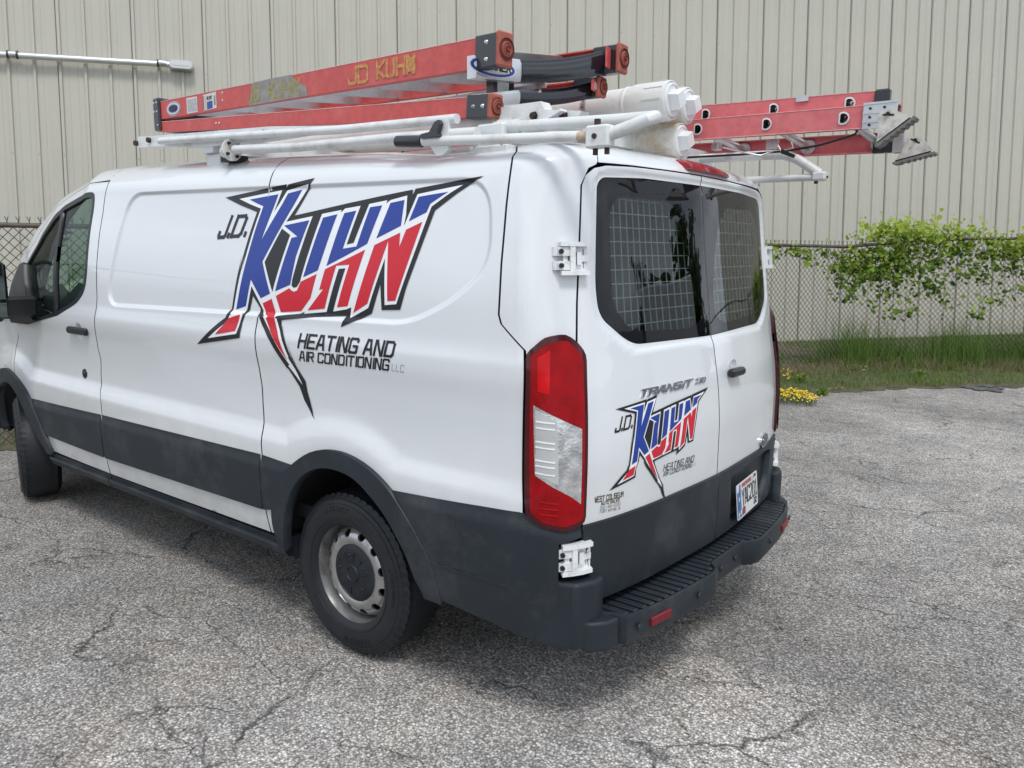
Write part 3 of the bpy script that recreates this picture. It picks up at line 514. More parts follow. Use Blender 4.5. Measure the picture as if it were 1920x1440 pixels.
# rear door handle, badge on the passenger door
def rp(y,z,o=0):   # a point on the rear face from world y,z
    u=uy(y); p=Sh(np.array([u]),np.array([z]),o)[0]; p[1]=y; return p
hd=MB(); hd.hull((0,-.062,-.017),(.034,.062,.017),.009,0,np.eye(3),rp(.155,1.175,.004)); hd.build('door_handle',BLACK,rdoors[1])
m=MB(); m.lathe([(0,-.004),(.02,-.003),(.034,.002),(.036,.004)],rp(.16,1.19,.001)+np.array([.0,0,.0]),(1,0,0),24); m.build('handle_dish',PAINT,rdoors[1])
b=MB(); c=rp(.575,.805,.002); nB=NRM(np.array([uy(.575)]),np.array([.80]))[0]*NRM_REF(Sh,NRM); nB[1]*=-1; nB/=np.linalg.norm(nB); tB=np.cross([0,0,1.],nB); tB/=np.linalg.norm(tB); vB=np.cross(nB,tB)
for r,h,mi in((1,.007,0),(.84,.0085,1),(.60,.0095,0),(.54,.0102,1)):
    V=[tuple(c+nB*h+tB*.062*r*math.cos(t)+vB*.034*r*math.sin(t)) for t in np.linspace(0,2*math.pi,32,endpoint=False)]; V0=[tuple(np.array(p)-nB*.012) for p in V]
    b.add(V+V0,[tuple(range(32))]+[(i,(i+1)%32,(i+1)%32+32,i+32) for i in range(32)],mi)
OV=b.build('oval_badge',[CHROME,mat('badge_face',(.10,.12,.16),.25,metal=.7)],rdoors[1])
# third brake light on the header
bl=MB(); 
def hpt(y,v,o): 
    p=Sh(np.array([uy(y)]),np.array([v]),o)[0]; p[1]=y; return p
ys=[-.115,-.10,-.05,0,.05,.12,.20,.26,.30]; lo=[1.985,1.983,1.983,1.983,1.983,1.983,1.983,1.984,1.987]; hi=[2.05,2.062,2.066,2.066,2.064,2.058,2.045,2.022,1.99]
V=[];Fq=[]
for i,y in enumerate(ys):
    e=.004 if i in(0,len(ys)-1) else .022
    V+=[hpt(y,lo[i],-.004),hpt(y,lo[i]+.004,e),hpt(y,(lo[i]+hi[i])/2,e+.004),hpt(y,hi[i]-.004,e),hpt(y,hi[i],-.004)]
for i in range(len(ys)-1):
    for k in range(4): Fq.append((i*5+k,i*5+k+1,(i+1)*5+k+1,(i+1)*5+k))
Fq+=[(0,1,2,3,4),tuple(len(V)-5+k for k in range(5))]
bl.add(V,Fq); bl.build('brake_light',mat('brake_lens_red',(.24,.004,.010),.12,spec=.35,var=.3,vscale=20),van)
# ---- tail lights
TL=[(1.07,1.345),(1.0,1.395),(.93,1.405),(.885,1.375),(.853,1.335),(.862,.79),(.93,.765),(1.02,.785),(1.07,.82)]
TI=[(1.055,1.335),(.995,1.375),(.93,1.385),(.89,1.355),(.868,1.325),(.873,.80),(.935,.783),(1.015,.80),(1.052,.83)]
TC=[(1.043,1.18),(.88,1.102),(.882,.855),(.92,.885),(1.035,.95)]
for sd in(-1,1):
    K=dict(side=sd)
    t=panel('tail_light',rnd(TL,.02,3),[rnd(TI,.012,3)],REDD,van,sp=.02,off=.020 if sd<0 else .012,flange=.03,**K)
    panel('red_lens',rnd(TI,.012,3),[TC],RED,t,sp=.02,off=.022,flange=.0,**K)
    panel('reflector_patch',[(1.03,1.33),(1.03,1.225),(.99,1.215),(.985,1.355)],[],REDB,t,sp=.02,off=.0235,flange=.002,**K)
    panel('clear_lens',TC,[],CLEARL,t,sp=.015,off=.021,flange=.0,**K)
    panel('pale_lens_strip',[(1.036,1.165),(.965,1.13),(.960,.925),(1.030,.955)],[],CLEARP,t,sp=.015,off=.0225,flange=.002,**K)
    for v in(1.125,1.105,1.06,1.042,.999,.981,.957,.94)[:7]:
        panel('lens_rib',[(1.034,v),(1.034,v+.0045),(.972,v+.0015),(.972,v-.003)],[],VWHITE,t,sp=.02,off=.0245,flange=.002,**K)
    for v in (.865,.845,.825): panel('lens_rib',[(1.02,v),(1.02,v+.004),(.96,v),(.96,v-.004)],[],REDB,t,sp=.02,off=.0245,flange=.002,**K)
# ---- front door glass, sail, mirror, handle, lock
for sd in(-1,1):
    K=dict(side=sd); dr=[o for o in van.children if o.name.startswith('front_door')][0 if sd<0 else 1]
    WI=shrink(WIN,.022)
    panel('window_seal',shrink(WIN,-.003),[WI],BLACK,dr,sp=.05,off=.0015,flange=.015,**K)
    panel('window_glass',shrink(WIN,.018),[],GLASSF,dr,sp=.07,off=-.010,flange=0,**K)
    panel('window_divider',[(4.465,1.90),(4.50,1.90),(4.505,1.285),(4.47,1.285)],[],BLACK,dr,sp=.05,off=.001,flange=.02,**K)
    panel('mirror_sail',[(5.13,1.195),(5.15,1.42),(5.10,1.62),(5.02,1.745),(4.93,1.72),(4.86,1.50),(4.83,1.33),(4.74,1.235),(4.70,1.235),(4.85,1.20)],[],BLACK,dr,sp=.03,off=.028,flange=.04,**K)
    y=sd
    def sp_(x,z,o=0): 
        p=Sh(np.array([ux(x)]),np.array([vinv(x,z)]),o)[0]; p[1]*=-y; return p
    h=MB(); c=sp_(-3.46,1.205,.022); h.hull((-.118,-.014,-.020),(.118,.014,.020),.010,0,np.eye(3),c); h.hull((-.10,-.012,-.012),(-.07,.012,.012),.003,0,np.eye(3),c-np.array([0,y*.018,0])); h.hull((.07,-.012,-.012),(.10,.012,.012),.003,0,np.eye(3),c-np.array([0,y*.018,0])); h.build('door_handle',BLACK,dr)
    h=MB(); h.lathe([(0,-.002),(.03,-.001),(.044,.003),(.046,.004)],sp_(-3.46,1.205,.0),(0,y,0),28); h.build('handle_dish',PAINT,dr)
    h=MB(); h.lathe([(0,.010),(.010,.010),(.012,.006),(.026,.005),(.028,0)],sp_(-3.47,.96,.0),(0,y,0),20); h.build('door_lock',BLACK,dr)
    mr=MB(); mr.obox((-4.02,y*1.09,1.315),(1,0,0),(0,1,0),(0,0,1),.035,.10,.065,.02)
    mr.obox((-4.03,y*1.245,1.42),(.97,y*.23,0),(-y*.23,.97,0),(0,0,1),.055,.105,.185,.045)
    o=mr.build('wing_mirror',BLACK,van)
    g=MB(); c=np.array((-3.972,y*1.255,1.47)); g.obox(c,np.array((.97,y*.23,0)),np.array((-y*.23,.97,0)),np.array((0,0,1)),.004,.085,.105,.002); g.obox(c+np.array((0,0,-.165)),np.array((.97,y*.23,0)),np.array((-y*.23,.97,0)),np.array((0,0,1)),.004,.085,.042,.002)
    g.build('mirror_glass',mat('mirror_surface',(.16,.19,.20),.02,metal=1),o)
# ---- wheels
def wheel(x,y,steer,rear=True):
    sd=-1 if y<0 else 1
    w=empty('wheel_tmp',(0,0,0))
    root=None
    R=.352; hw=.116
    # tyre: outer sidewall at local +h, built about local axis then transformed
    th=math.radians(steer); ax=np.array([math.sin(th)*0,sd*1.0,0]); 
    rot=np.array([[math.cos(th),-math.sin(th),0],[math.sin(th),math.cos(th),0],[0,0,1]])
    ax=rot@ax; ctr=np.array([x,y,R-.004])
    up=np.array([0,0,1.]); a=rot@np.array([1.,0,0]); b=up
    prof=[(.205,.095),(.215,.106),(.232,.112),(.262,.117),(.290,.116),(.312,.108),(.326,.100),(.334,.092)]
    tread=[-.088,-.062,-.061,-.052,-.051,-.022,-.021,-.012,-.011,.011,.012,.021,.022,.051,.052,.061,.062,.088]
    n=216; V=[];F=[]
    cols=[(r,-h,0) for r,h in prof]+[(None,t,1) for t in tread]+[(r,h,0) for r,h in prof[::-1]]
    for k in range(n):
        t=2*math.pi*k/n; d=math.cos(t)*a+math.sin(t)*b
        for r,h,q in cols:
            if q:
                g=any(abs(abs(h)-c)<.006 for c in(.0565,.0165)); r=R-.012*(abs(h)/.088)**2.5-(.010 if g else 0)
                blk=(k+ (2 if h>0 else 0)+int(abs(h)*40))%4==0
                if blk and not g and abs(h)>.02: r-=.006
            elif r>.312 and k%4==0: r-=.006
            p=ctr+ax*h+d*r
            if p[2]<.004: p[2]=.004+(p[2]-.004)*.1
            V.append(p)
    m=len(cols)
    for k in range(n):
        for i in range(m-1): F.append((k*m+i,k*m+i+1,((k+1)%n)*m+i+1,((k+1)%n)*m+i))
    tb=MB(); tb.add(V,F); tyre=tb.build('wheel',RUBBER,van)
    bpy.data.objects.remove(w)
    # raised sidewall ribs and letters
    sb=MB()
    for rr,wd in((.318,.003),(.300,.0018),(.236,.002)):
        h0=np.interp(rr,[p[0] for p in prof],[p[1] for p in prof])
        sb.lathe([(rr-wd,h0-.001),(rr-wd*.5,h0+.0022),(rr+wd*.5,h0+.0022),(rr+wd,h0-.001)],ctr,ax,96)
    def swtext(txt,a0,r0,hgt,w_,gap):
        t=a0
        for chh in txt:
            for st in GLY.get(chh,[]):
                for i in range(len(st)-1):
                    p0,p1=np.array(st[i],float),np.array(st[i+1],float); 
                    def q(p): 
                        rr=r0+p[1]/6*hgt; an=t-p[0]/4*w_/r0; h0=np.interp(rr,[z[0] for z in prof],[z[1] for z in prof])
                        return ctr+ax*(h0+.0008)+(math.cos(an)*a*(1 if sd<0 else -1)+math.sin(an)*b)*rr
                    P0,P1=q(p0),q(p1); dd=P1-P0; L_=np.linalg.norm(dd)+1e-9; dd/=L_; sb.obox((P0+P1)/2,dd,np.cross(ax,dd),ax,L_/2+.001,.0012,.001)
            t-=(w_+gap)/r0
    swtext('HIGHWAY',math.radians(118),.268,.022,.015,.008); swtext('TERRAIN',math.radians(-62),.268,.022,.015,.008); swtext('LT235/65R16',math.radians(20),.270,.014,.009,.005)
    sb.build('sidewall_lettering',RUBBER,tyre)
    # rim
    rb=MB(); h=.0
    rb.lathe([(.224,.088),(.226,.096),(.222,.100),(.216,.098),(.211,.085),(.207,.060),(.205,.045),(.203,.020),(.200,-.03),(.195,-.09)],ctr,ax,72)
    rim=rb.build('wheel_rim',STEEL,tyre)
    # disc with vent holes (planar map then depth by radius)
    outer=[(.200*math.cos(t),.200*math.sin(t)) for t in np.linspace(0,2*math.pi,64,endpoint=False)]
    holes=[]
    for k in range(12):
        t=2*math.pi*(k+.5)/12; c=np.array([math.cos(t),math.sin(t)])*.166; e1=np.array([math.cos(t),math.sin(t)]); e2=np.array([-e1[1],e1[0]])
        holes.append([tuple(c+e1*.0155*math.cos(q)+e2*.0185*math.sin(q)) for q in np.linspace(0,2*math.pi,14,endpoint=False)])
    P_,F_=cdt(outer,holes,.012); rr=np.hypot(P_[:,0],P_[:,1]); dp=np.interp(rr,[0,.10,.118,.128,.142,.165,.185,.200],[.068,.068,.070,.077,.079,.072,.050,.020])
    X_=ctr+np.outer(P_[:,0],a)+np.outer(P_[:,1],b)+np.outer(dp,ax)
    B_=boundary(F_); V_=list(X_);FF=[tuple(f) for f in F_]; ix={}
    for p,q in B_:
        for z in(p,q):
            if z not in ix: ix[z]=len(V_); V_.append(X_[z]-ax*.010)
        FF.append((q,p,ix[p],ix[q]))
    db=MB(); db.add(V_,FF); db.build('wheel_disc',STEEL,tyre)
    bk=MB(); bk.lathe([(0,-.06),(.18,-.06)],ctr,ax,32); bk.lathe([(0,.0),(.11,.0),(.13,-.05)],ctr,ax,32); bk.build('brake_drum',BLACK,tyre)
    hc=MB(); hc.lathe([(0,.088),(.026,.088),(.029,.092),(.036,.092),(.040,.087),(.060,.088),(.092,.085),(.110,.081),(.122,.072)],ctr,ax,64)
    for k in range(5):
        t=2*math.pi*k/5+.5; c=ctr+(math.cos(t)*a+math.sin(t)*b)*.078+ax*.087; hc.lathe([(0,.003),(.006,.003),(.0085,-.002)],c,ax,12)
        for dt in (.33,-.33):
            c2=(math.cos(t+dt)*a+math.sin(t+dt)*b); c1=ctr+c2*.074+ax*.0865; hc.obox(c1,c2,np.cross(ax,c2),ax,.018,.0022,.0035,.001)
    hc.build('hub_cap',HUBM,tyre)
GLY={'A':[[(0,0),(1.2,6),(2.8,6),(4,0)],[(.5,2),(3.5,2)]],'B':[[(0,0),(0,6),(3.3,6),(4,5.2),(4,3.8),(3.3,3),(4,2.2),(4,.8),(3.3,0),(0,0)],[(0,3),(3.3,3)]],'C':[[(4,5),(4,5.5),(3.5,6),(.5,6),(0,5.5),(0,.5),(.5,0),(3.5,0),(4,.5),(4,1.3)]],
'D':[[(0,0),(0,6),(3.2,6),(4,5.2),(4,.8),(3.2,0),(0,0)]],'E':[[(4,6),(0,6),(0,0),(4,0)],[(0,3),(3.4,3)]],'F':[[(4,6),(0,6),(0,0)],[(0,3),(3.2,3)]],'G':[[(4,5),(4,5.5),(3.5,6),(.5,6),(0,5.5),(0,.5),(.5,0),(3.5,0),(4,.5),(4,2.8),(2.2,2.8)]],
'H':[[(0,0),(0,6)],[(4,0),(4,6)],[(0,3),(4,3)]],'I':[[(.5,0),(.5,6)]],'J':[[(3,6),(3,.5),(2.5,0),(.3,0),(0,.5),(0,1.4)]],'K':[[(0,0),(0,6)],[(4,6),(.3,3),(4,0)]],'L':[[(0,6),(0,0),(3.6,0)]],'M':[[(0,0),(0,6),(2,3),(4,6),(4,0)]],
'N':[[(0,0),(0,6),(.6,6),(3.4,0),(4,0),(4,6)]],'O':[[(.5,0),(0,.5),(0,5.5),(.5,6),(3.5,6),(4,5.5),(4,.5),(3.5,0),(.5,0)]],'P':[[(0,0),(0,6),(3.4,6),(4,5.3),(4,3.6),(3.4,3),(0,3)]],'R':[[(0,0),(0,6),(3.4,6),(4,5.3),(4,3.6),(3.4,3),(0,3)],[(2,3),(4,0)]],
'S':[[(4,5.2),(3.4,6),(.6,6),(0,5.4),(0,3.6),(.6,3),(3.4,3),(4,2.4),(4,.6),(3.4,0),(.6,0),(0,.8)]],'T':[[(0,6),(4,6)],[(2,6),(2,0)]],'U':[[(0,6),(0,.5),(.5,0),(3.5,0),(4,.5),(4,6)]],'W':[[(0,6),(1,0),(2,4),(3,0),(4,6)]],'Y':[[(0,6),(2,3),(4,6)],[(2,3),(2,0)]],
'0':[[(.6,0),(0,.8),(0,5.2),(.6,6),(3.4,6),(4,5.2),(4,.8),(3.4,0),(.6,0)]],'1':[[(.6,5),(2,6),(2,0)],[(.6,0),(3.4,0)]],'2':[[(0,5),(.8,6),(3.2,6),(4,5),(4,4),(0,.6),(0,0),(4,0)]],'3':[[(0,5.4),(.6,6),(3.4,6),(4,5.3),(4,3.7),(3.3,3),(4,2.3),(4,.7),(3.4,0),(.6,0),(0,.6)],[(1.5,3),(3.3,3)]],'4':[[(3,0),(3,6),(0,1.8),(4,1.8)]],'5':[[(4,6),(0,6),(0,3.4),(3.3,3.4),(4,2.7),(4,.7),(3.3,0),(0,0)]],
'6':[[(3.6,6),(.8,6),(0,5),(0,.7),(.7,0),(3.3,0),(4,.7),(4,2.6),(3.3,3.3),(0,3.3)]],'8':[[(.7,3),(0,3.7),(0,5.3),(.7,6),(3.3,6),(4,5.3),(4,3.7),(3.3,3),(.7,3),(0,2.3),(0,.7),(.7,0),(3.3,0),(4,.7),(4,2.3),(3.3,3)]],'-':[[(.6,3),(3.4,3)]],'.':[[(.3,0),(.3,.7)]],',':[[(.5,.8),(.2,-.8)]],'/':[[(0,0),(4,6)]]}
ADV={'I':1.9,'.':1.7,',':1.7,' ':2.6,'J':4.2}
def text_strokes(txt,slant=.25,adv=5.6):
    out=[];x=0
    for c in txt:
        for st in GLY.get(c,[]): out.append([(x+p[0]+p[1]*slant,p[1]) for p in st])
        x+=ADV.get(c,adv)
    return out,x-1.6
def decal_text(name,txt,TLp,TRp,BLp,BRp,thick,m,parent,side=-1,off=.0016,slant=.25,raise_=0):
    st,Wd=text_strokes(txt,slant); Wd+=6*slant*.0
    q=lambda x,y:(lambda s,t:tuple((np.array(BLp)*(1-s)+np.array(BRp)*s)*(1-t)+(np.array(TLp)*(1-s)+np.array(TRp)*s)*t))(x/Wd,y/6)
    V=[];F=[];k=0; nn=0
    for s in st:
        for i in range(len(s)-1):
            a=np.array(s[i],float);b=np.array(s[i+1],float); d=b-a;l=np.linalg.norm(d)+1e-9;d/=l;n_=np.array([-d[1],d[0]])*thick/2; a2=a-d*thick*.5;b2=b+d*thick*.5
            seg=max(1,int(l/3))
            nn+=1
            o=off+.00003*(nn%11)
            base=len(V)
            for j in range(seg+1):
                c=a2+(b2-a2)*j/seg
                for e in(1,-1):
                    uv=q(*(c+n_*e)); p=Sh(np.array([abs(uv[0])]),np.array([uv[1]]),o)[0]
                    if uv[0]<0: p[1]*=-1
                    if side>0: p[1]*=-1
                    V.append(p)
            for j in range(seg): F.append((base+2*j,base+2*j+1,base+2*j+3,base+2*j+2))
    ob=mesh(name,V,F,m,parent,False)
    if raise_:
        md=ob.modifiers.new('thick','SOLIDIFY'); md.thickness=raise_; md.offset=0
    return ob
def flat_text(mb,txt,o,ax,ay,w,h,thick,off=(0,0,0),slant=0,mi=0,th=.0006):
    st,Wd=text_strokes(txt,slant); o=np.array(o,float);ax=np.array(ax,float);ay=np.array(ay,float); az=np.cross(ax,ay); nn=0
    for s in st:
        for i in range(len(s)-1):
            nn+=1; a=np.array(s[i],float);b=np.array(s[i+1],float); P0=o+ax*a[0]/Wd*w+ay*a[1]/6*h; P1=o+ax*b[0]/Wd*w+ay*b[1]/6*h; d=P1-P0;l=np.linalg.norm(d)+1e-9; d/=l; tk=thick*h/6
            mb.obox((P0+P1)/2+az*.00003*(nn%9),d,np.cross(az,d),az,l/2+tk*.45,tk/2,th,0,mi)
wheel(AX,-.858,0); wheel(AX,.858,0); wheel(FX-.0,-.865,-18); wheel(FX,.865,-18)
# ---- rear step bumper
TOPZ=.455
edge=[(-.14,-.80),(-.115,-.775),(-.065,-.765),(-.035,-.66),(-.018,-.55),(-.003,-.40),(.010,-.24),(-.004,-.185),(-.035,-.155),(-.040,-.10),(-.040,.10),(-.035,.155),(-.004,.185),(.010,.24),(-.003,.40),(-.018,.55),(-.035,.66),(-.065,.765),(-.115,.775),(-.14,.80)]
edge=[(x-.0,y) for x,y in edge]
back=[(-.30,.80),(-.30,-.80)]
mb=MB(); V=[];F=[]
lv=[(0.0,TOPZ-.004,-.010),(0,TOPZ+.004,-.004),(0,TOPZ+.002,.004),(0,TOPZ-.008,.007),(0,.375,.006),(0,.350,-.004),(0,.335,-.05)]
ed=np.array(edge); t=np.gradient(ed,axis=0); nn_=np.stack([-t[:,1],t[:,0]],1); nn_/=np.linalg.norm(nn_,axis=1,keepdims=True); nn_*=-1
if nn_[9,0]<0: nn_*=-1
for _,z,o in lv:
    for (x,y),n_ in zip(ed,nn_): V.append((x+n_[0]*o,y+n_[1]*o,z))
m_=len(ed)
for i in range(len(lv)-1):
    for j in range(m_-1): F.append((i*m_+j,i*m_+j+1,(i+1)*m_+j+1,(i+1)*m_+j))
mb.add(V,F); bump=mb.build('rear_bumper',TRIM,van)
tp=MB(); P_,F_=cdt([(x+n_[0]*-.008,y+n_[1]*-.008) for (x,y),n_ in zip(edge,nn_)]+back,[],.06); tp.add([(x,y,TOPZ-.006) for x,y in P_],F_); tp.build('step_plate',TRIM,bump)
for k,y in enumerate(np.arange(-.745,.75,.0415)):
    xe=np.interp(y,ed[:,1],ed[:,0])-.014
    r=MB(); r.hull((-.22,y-.0125,TOPZ-.008),(xe,y+.0125,TOPZ+.004),.004); r.build('step_ridge',TRIM,bump)
for sd in(-1,1):
    r=MB(); c=np.array((-.0175,sd*.607,.408)); d=np.array([-.075,sd*1.0,0]) if False else np.array([-.145,sd*1.,0]); d/=np.linalg.norm(d); ax_=np.array([d[1]*sd,-d[0]*sd,0])
    r.obox(c,d,(0,0,1),ax_,.057,.017,.007,.004); r.build('reflector',mat('reflector_red',(.17,.004,.010),.25,bump=.8,bscale=400),bump)
    for yy,xx in((.36,.012),(.07,-.030),(.72,-.037)):
        r=MB(); r.lathe([(0,.004),(.011,.004),(.013,0)],(xx,sd*yy,.41),(1,0,0),18); r.build('parking_sensor',TRIM,bump)
    # bumper end blocks beside the step
    e=MB(); e.extr([(-.16,.80),(-.078,.785),(-.088,.84),(-.125,.885),(-.16,.90)],(0,0,.352),(1,0,0),(0,sd,0),(0,0,1),.105)
    eb=e.build('bumper_end_block',TRIM,van); bv=eb.modifiers.new('b','BEVEL'); bv.width=.010; bv.segments=3
    e=MB(); e.extr([(-.30,.797),(-.135,.797),(-.126,.85),(-.160,.925),(-.30,.972)],(0,0,.36),(1,0,0),(0,sd,0),(0,0,1),.235)
    eb=e.build('bumper_corner_post',TRIM,van); bv=eb.modifiers.new('b','BEVEL'); bv.width=.014; bv.segments=3
# ---- licence plate
pl=MB(); o=np.array(rp(.335,.605,.0))+np.array([.016,0,0]); ax_=np.array([-.10,.995,0]); ay_=np.array([-.10,0,.995]); ay_/=np.linalg.norm(ay_); az_=np.cross(ax_,ay_); az_/=np.linalg.norm(az_)
pr=rnd([(-.153,-.077),(.153,-.077),(.153,.077),(-.153,.077)],.012,4)
pl.extr(pr,o-az_*.001,ax_,ay_,az_,.002,0)
pl.extr([(-.148,-.070),(-.092,-.070),(-.097,.072),(-.14,.072),(-.148,.06)],o+az_*.0012,ax_,ay_,az_,.0003,1)
pl.extr([(-.088,.048),(.10,.048),(.10,.071),(-.088,.071)],o+az_*.0012,ax_,ay_,az_,.0003,3)
pl.extr([(-.085,-.070),(-.04,-.070),(-.035,-.045),(-.06,-.03),(-.085,-.045)],o+az_*.0012,ax_,ay_,az_,.0003,2)
for cx_,cy_ in((-.12,.01),(-.13,-.055),(-.103,-.05)):
    st=[((.012 if i%2==0 else .005)*math.sin(math.pi*i/5)+cx_,(.016 if i%2==0 else .006)*math.cos(math.pi*i/5)+cy_) for i in range(10)]; pl.extr(st,o+az_*.0016,ax_,ay_,az_,.0003,0)
pl.extr(rnd([(-.151,.04),(-.125,.045),(-.118,.075),(-.135,.076),(-.151,.066)],.005,3),o+az_*.0018,ax_,ay_,az_,.0003,0)
flat_text(pl,'YAC201',o+ax_*(-.080)+ay_*(-.027)+az_*.002,ax_,ay_,.222,.066,.62,mi=4); flat_text(pl,'.02',o+ax_*.085+ay_*(-.062)+az_*.002,ax_,ay_,.045,.024,1.1,mi=4); flat_text(pl,'INDIANA',o+ax_*(-.075)+ay_*.054+az_*.002,ax_,ay_,.13,.014,1.2,mi=2); flat_text(pl,'24',o+ax_*.10+ay_*.056+az_*.002,ax_,ay_,.03,.014,1.0,mi=4)
pl.build('licence_plate',[mat('plate_white',(.70,.70,.69),.35,coat=.3),mat('plate_blue',(.03,.12,.36),.4,var=.25,vscale=30),mat('plate_red',(.25,.05,.06),.4),mat('plate_pale_pink',(.60,.45,.44),.4,var=.15,vscale=60),VBLACK],rdoors[1])
# ---- underside, wheel housings, interior
u=MB(); u.box((-5.25,-.72,.27),(-.33,.72,.50)); u.box((-3.9,-.90,.33),(-1.75,.90,.46)); u.box((-.9,-.5,.30),(-.2,.5,.45)); u.cyl((-2.2,.35,.25),(-.35,.45,.24),.05,12); u.cyl((AX,-.75,.33),(AX,.75,.33),.06,12); u.build('underbody',LINER,van)
for x in (AX,FX):
    for sd in(-1,1):
        h=MB(); y0,y1=(.60,.985) if x==AX else (.55,.97); rr=.455 if x==AX else .44
        P_=[(x+rr*1.0*math.cos(t),y_*sd,.36+rr*math.sin(t)*1.02) for y_ in(y0,y1) for t in np.linspace(.12,math.pi-.12,24)]
        h.add(P_,[(i,i+1,i+25,i+24) for i in range(23)]+[tuple(range(24))]); h.build('wheel_housing',LINER,van)
lin_=MB(); us=np.concatenate([np.linspace(0,.86,14),np.linspace(.9,1.1,4),np.linspace(1.2,5.4,60)]); vs=np.linspace(.50,2.19,44)
for sd in(-1,1):
    X_=Sh(us[:,None]+0*vs[None],vs[None]+0*us[:,None],-.055); X_[...,1]*=-sd
    X_[...,2]=np.minimum(X_[...,2],1e9); nu,nv=len(us),len(vs); k0=len(lin_.V); lin_.V+=[tuple(p) for p in X_.reshape(-1,3)]
    for i in range(nu-1):
        for j in range(nv-1):
            uu=(us[i]+us[i+1])/2;vv=(vs[j]+vs[j+1])/2
            if uu<.78 and 1.33<vv<1.90: continue
            if uu>4.0 and vv>1.18: continue
            z=X_[i,j,2]
            if min(math.hypot(uu-UA,z-.352),math.hypot(uu-UF,z-.352))<.56: continue
            lin_.F.append((k0+i*nv+j,k0+i*nv+j+1,k0+(i+1)*nv+j+1,k0+(i+1)*nv+j)); lin_.m.append(0)
lin_.box((-4.8,-.90,.50),(-.25,.90,.56)); lin_.box((-3.16,-.88,.55),(-3.13,.88,1.98)) ; lin_.box((-3.1,-.88,1.99),(-.50,.88,2.0)) if False else None  # floor, and an unseen bulkhead added to keep the cargo bay dark
lin_.box((-4.75,-.93,.80),(-4.45,.93,1.14)) ; lin_.build('interior_lining',LINER,van)
SHM=mat('shelf_grey',(.25,.26,.27),.5,metal=.3)
for y in(-.80,.55):
    shv=MB()
    for z in(.9,1.25): shv.box((-2.9,y,z),(-.9,y+.25,z+.02)); 
    for x in(-2.9,-1.9,-.92): shv.box((x,y,.56),(x+.02,y+.25,1.6))
    shv.build('cargo_shelf',SHM,van)
SEAT=mat('seat_grey_cloth',(.07,.078,.082),.85,var=.1,vscale=30)
for y in(-.52,.50):
    s_=MB(); s_.hull((-3.75,y-.24,.85),(-3.25,y+.24,1.02),.06); s_.obox((-3.33,y,1.28),(.97,0,.24),(0,1,0),(-.24,0,.97),.055,.235,.31,.05); s_.obox((-3.24,y,1.68),(.97,0,.24),(0,1,0),(-.24,0,.97),.045,.13,.09,.04); s_.build('seat',SEAT,van)
s_=MB(); cc=np.array((-4.12,-.50,1.20)); 
ring_=[cc+np.array((.06*math.sin(t)*-1,.19*math.cos(t),.17*math.sin(t))) for t in np.linspace(0,2*math.pi,28)]; s_.tube(ring_,.014,8,cap=False); s_.tube([cc,(-4.5,-.5,1.05)],.03,8); s_.build('steering_wheel',BLACK,van)
# ---- vinyl lettering
def decal(name,poly,m,off,parent,side=-1,sp=.03):
    P_=[];
    for p in poly:
        if not P_ or abs(p[0]-P_[-1][0])+abs(p[1]-P_[-1][1])>1e-4: P_.append(tuple(p))
    return panel(name,P_,[],m,parent,sp=sp,off=off,flange=0,side=side,extra=XTRA)
VM={'black':(VBLACK,.0026),'white':(VWHITE,.0036),'black2':(VBLACK,.0046),'blue':(VBLUE,.0046),'red':(VRED,.0047)}
csp=[o for o in van.children if o.name.startswith('cargo_side_panel')][0]
for nm,dat,par,sp_v in(('side_logo',LOGO_SIDE,van,.025),('rear_logo',LOGO_REAR,rdoors[0],.02)):
    base=None
    for i,(c,poly) in enumerate(dat):
        m_,o_=VM[c]
        if par is van: 
            ob=decal('side_logo' if i==0 else 'logo_shape',poly,m_,o_,van if base is None else base,sp=sp_v)
            if base is None: base=ob
        else:
            ob=decal('logo_shape',poly,m_,o_,par,sp=sp_v)
decal_text('company_lettering','J.D.',(2.825,1.80),(2.625,1.803),(2.825,1.712),(2.625,1.720),1.1,VBLACK,van,slant=.35)
decal_text('company_lettering','HEATING AND',(2.20,1.327),(1.655,1.335),(2.20,1.275),(1.655,1.284),1.15,VBLACK,van,slant=.22)
decal_text('company_lettering','AIR CONDITIONING',(2.20,1.257),(1.68,1.27),(2.20,1.221),(1.68,1.232),1.1,VBLACK,van,slant=.22)
decal_text('company_lettering','LLC',(1.66,1.258),(1.60,1.257),(1.66,1.232),(1.60,1.231),.35,VBLACK,van,slant=.22)
rd=rdoors[0]
decal_text('company_lettering','J.D.',(.722,1.11),(.635,1.112),(.722,1.067),(.635,1.070),1.0,VBLACK,rd,slant=.35)
decal_text('company_lettering','HEATING AND',(.435,.900),(.215,.893),(.435,.878),(.215,.871),.75,VBLACK,rd,slant=.3)
decal_text('company_lettering','AIR CONDITIONING',(.435,.874),(.225,.868),(.435,.857),(.225,.851),.75,VBLACK,rd,slant=.3)
decal_text('company_lettering','LLC',(.215,.866),(.195,.865),(.215,.854),(.195,.853),.4,VBLACK,rd,slant=.22)
decal_text('dealer_lettering','WEST COLISEUM',(.815,.861),(.675,.853),(.815,.843),(.675,.836),1.1,BRONZE,rd,slant=0)
decal_text('dealer_lettering','AUTO SALES',(.785,.838),(.695,.833),(.785,.828),(.695,.823),1.1,BRONZE,rd,slant=0)
decal_text('dealer_lettering','260-484-6100',(.79,.824),(.69,.818),(.79,.814),(.69,.808),.6,BRONZE,rd,slant=0)
decal_text('dealer_lettering','FORT WAYNE, IN',(.79,.810),(.69,.803),(.79,.801),(.69,.794),.65,BRONZE,rd,slant=0)
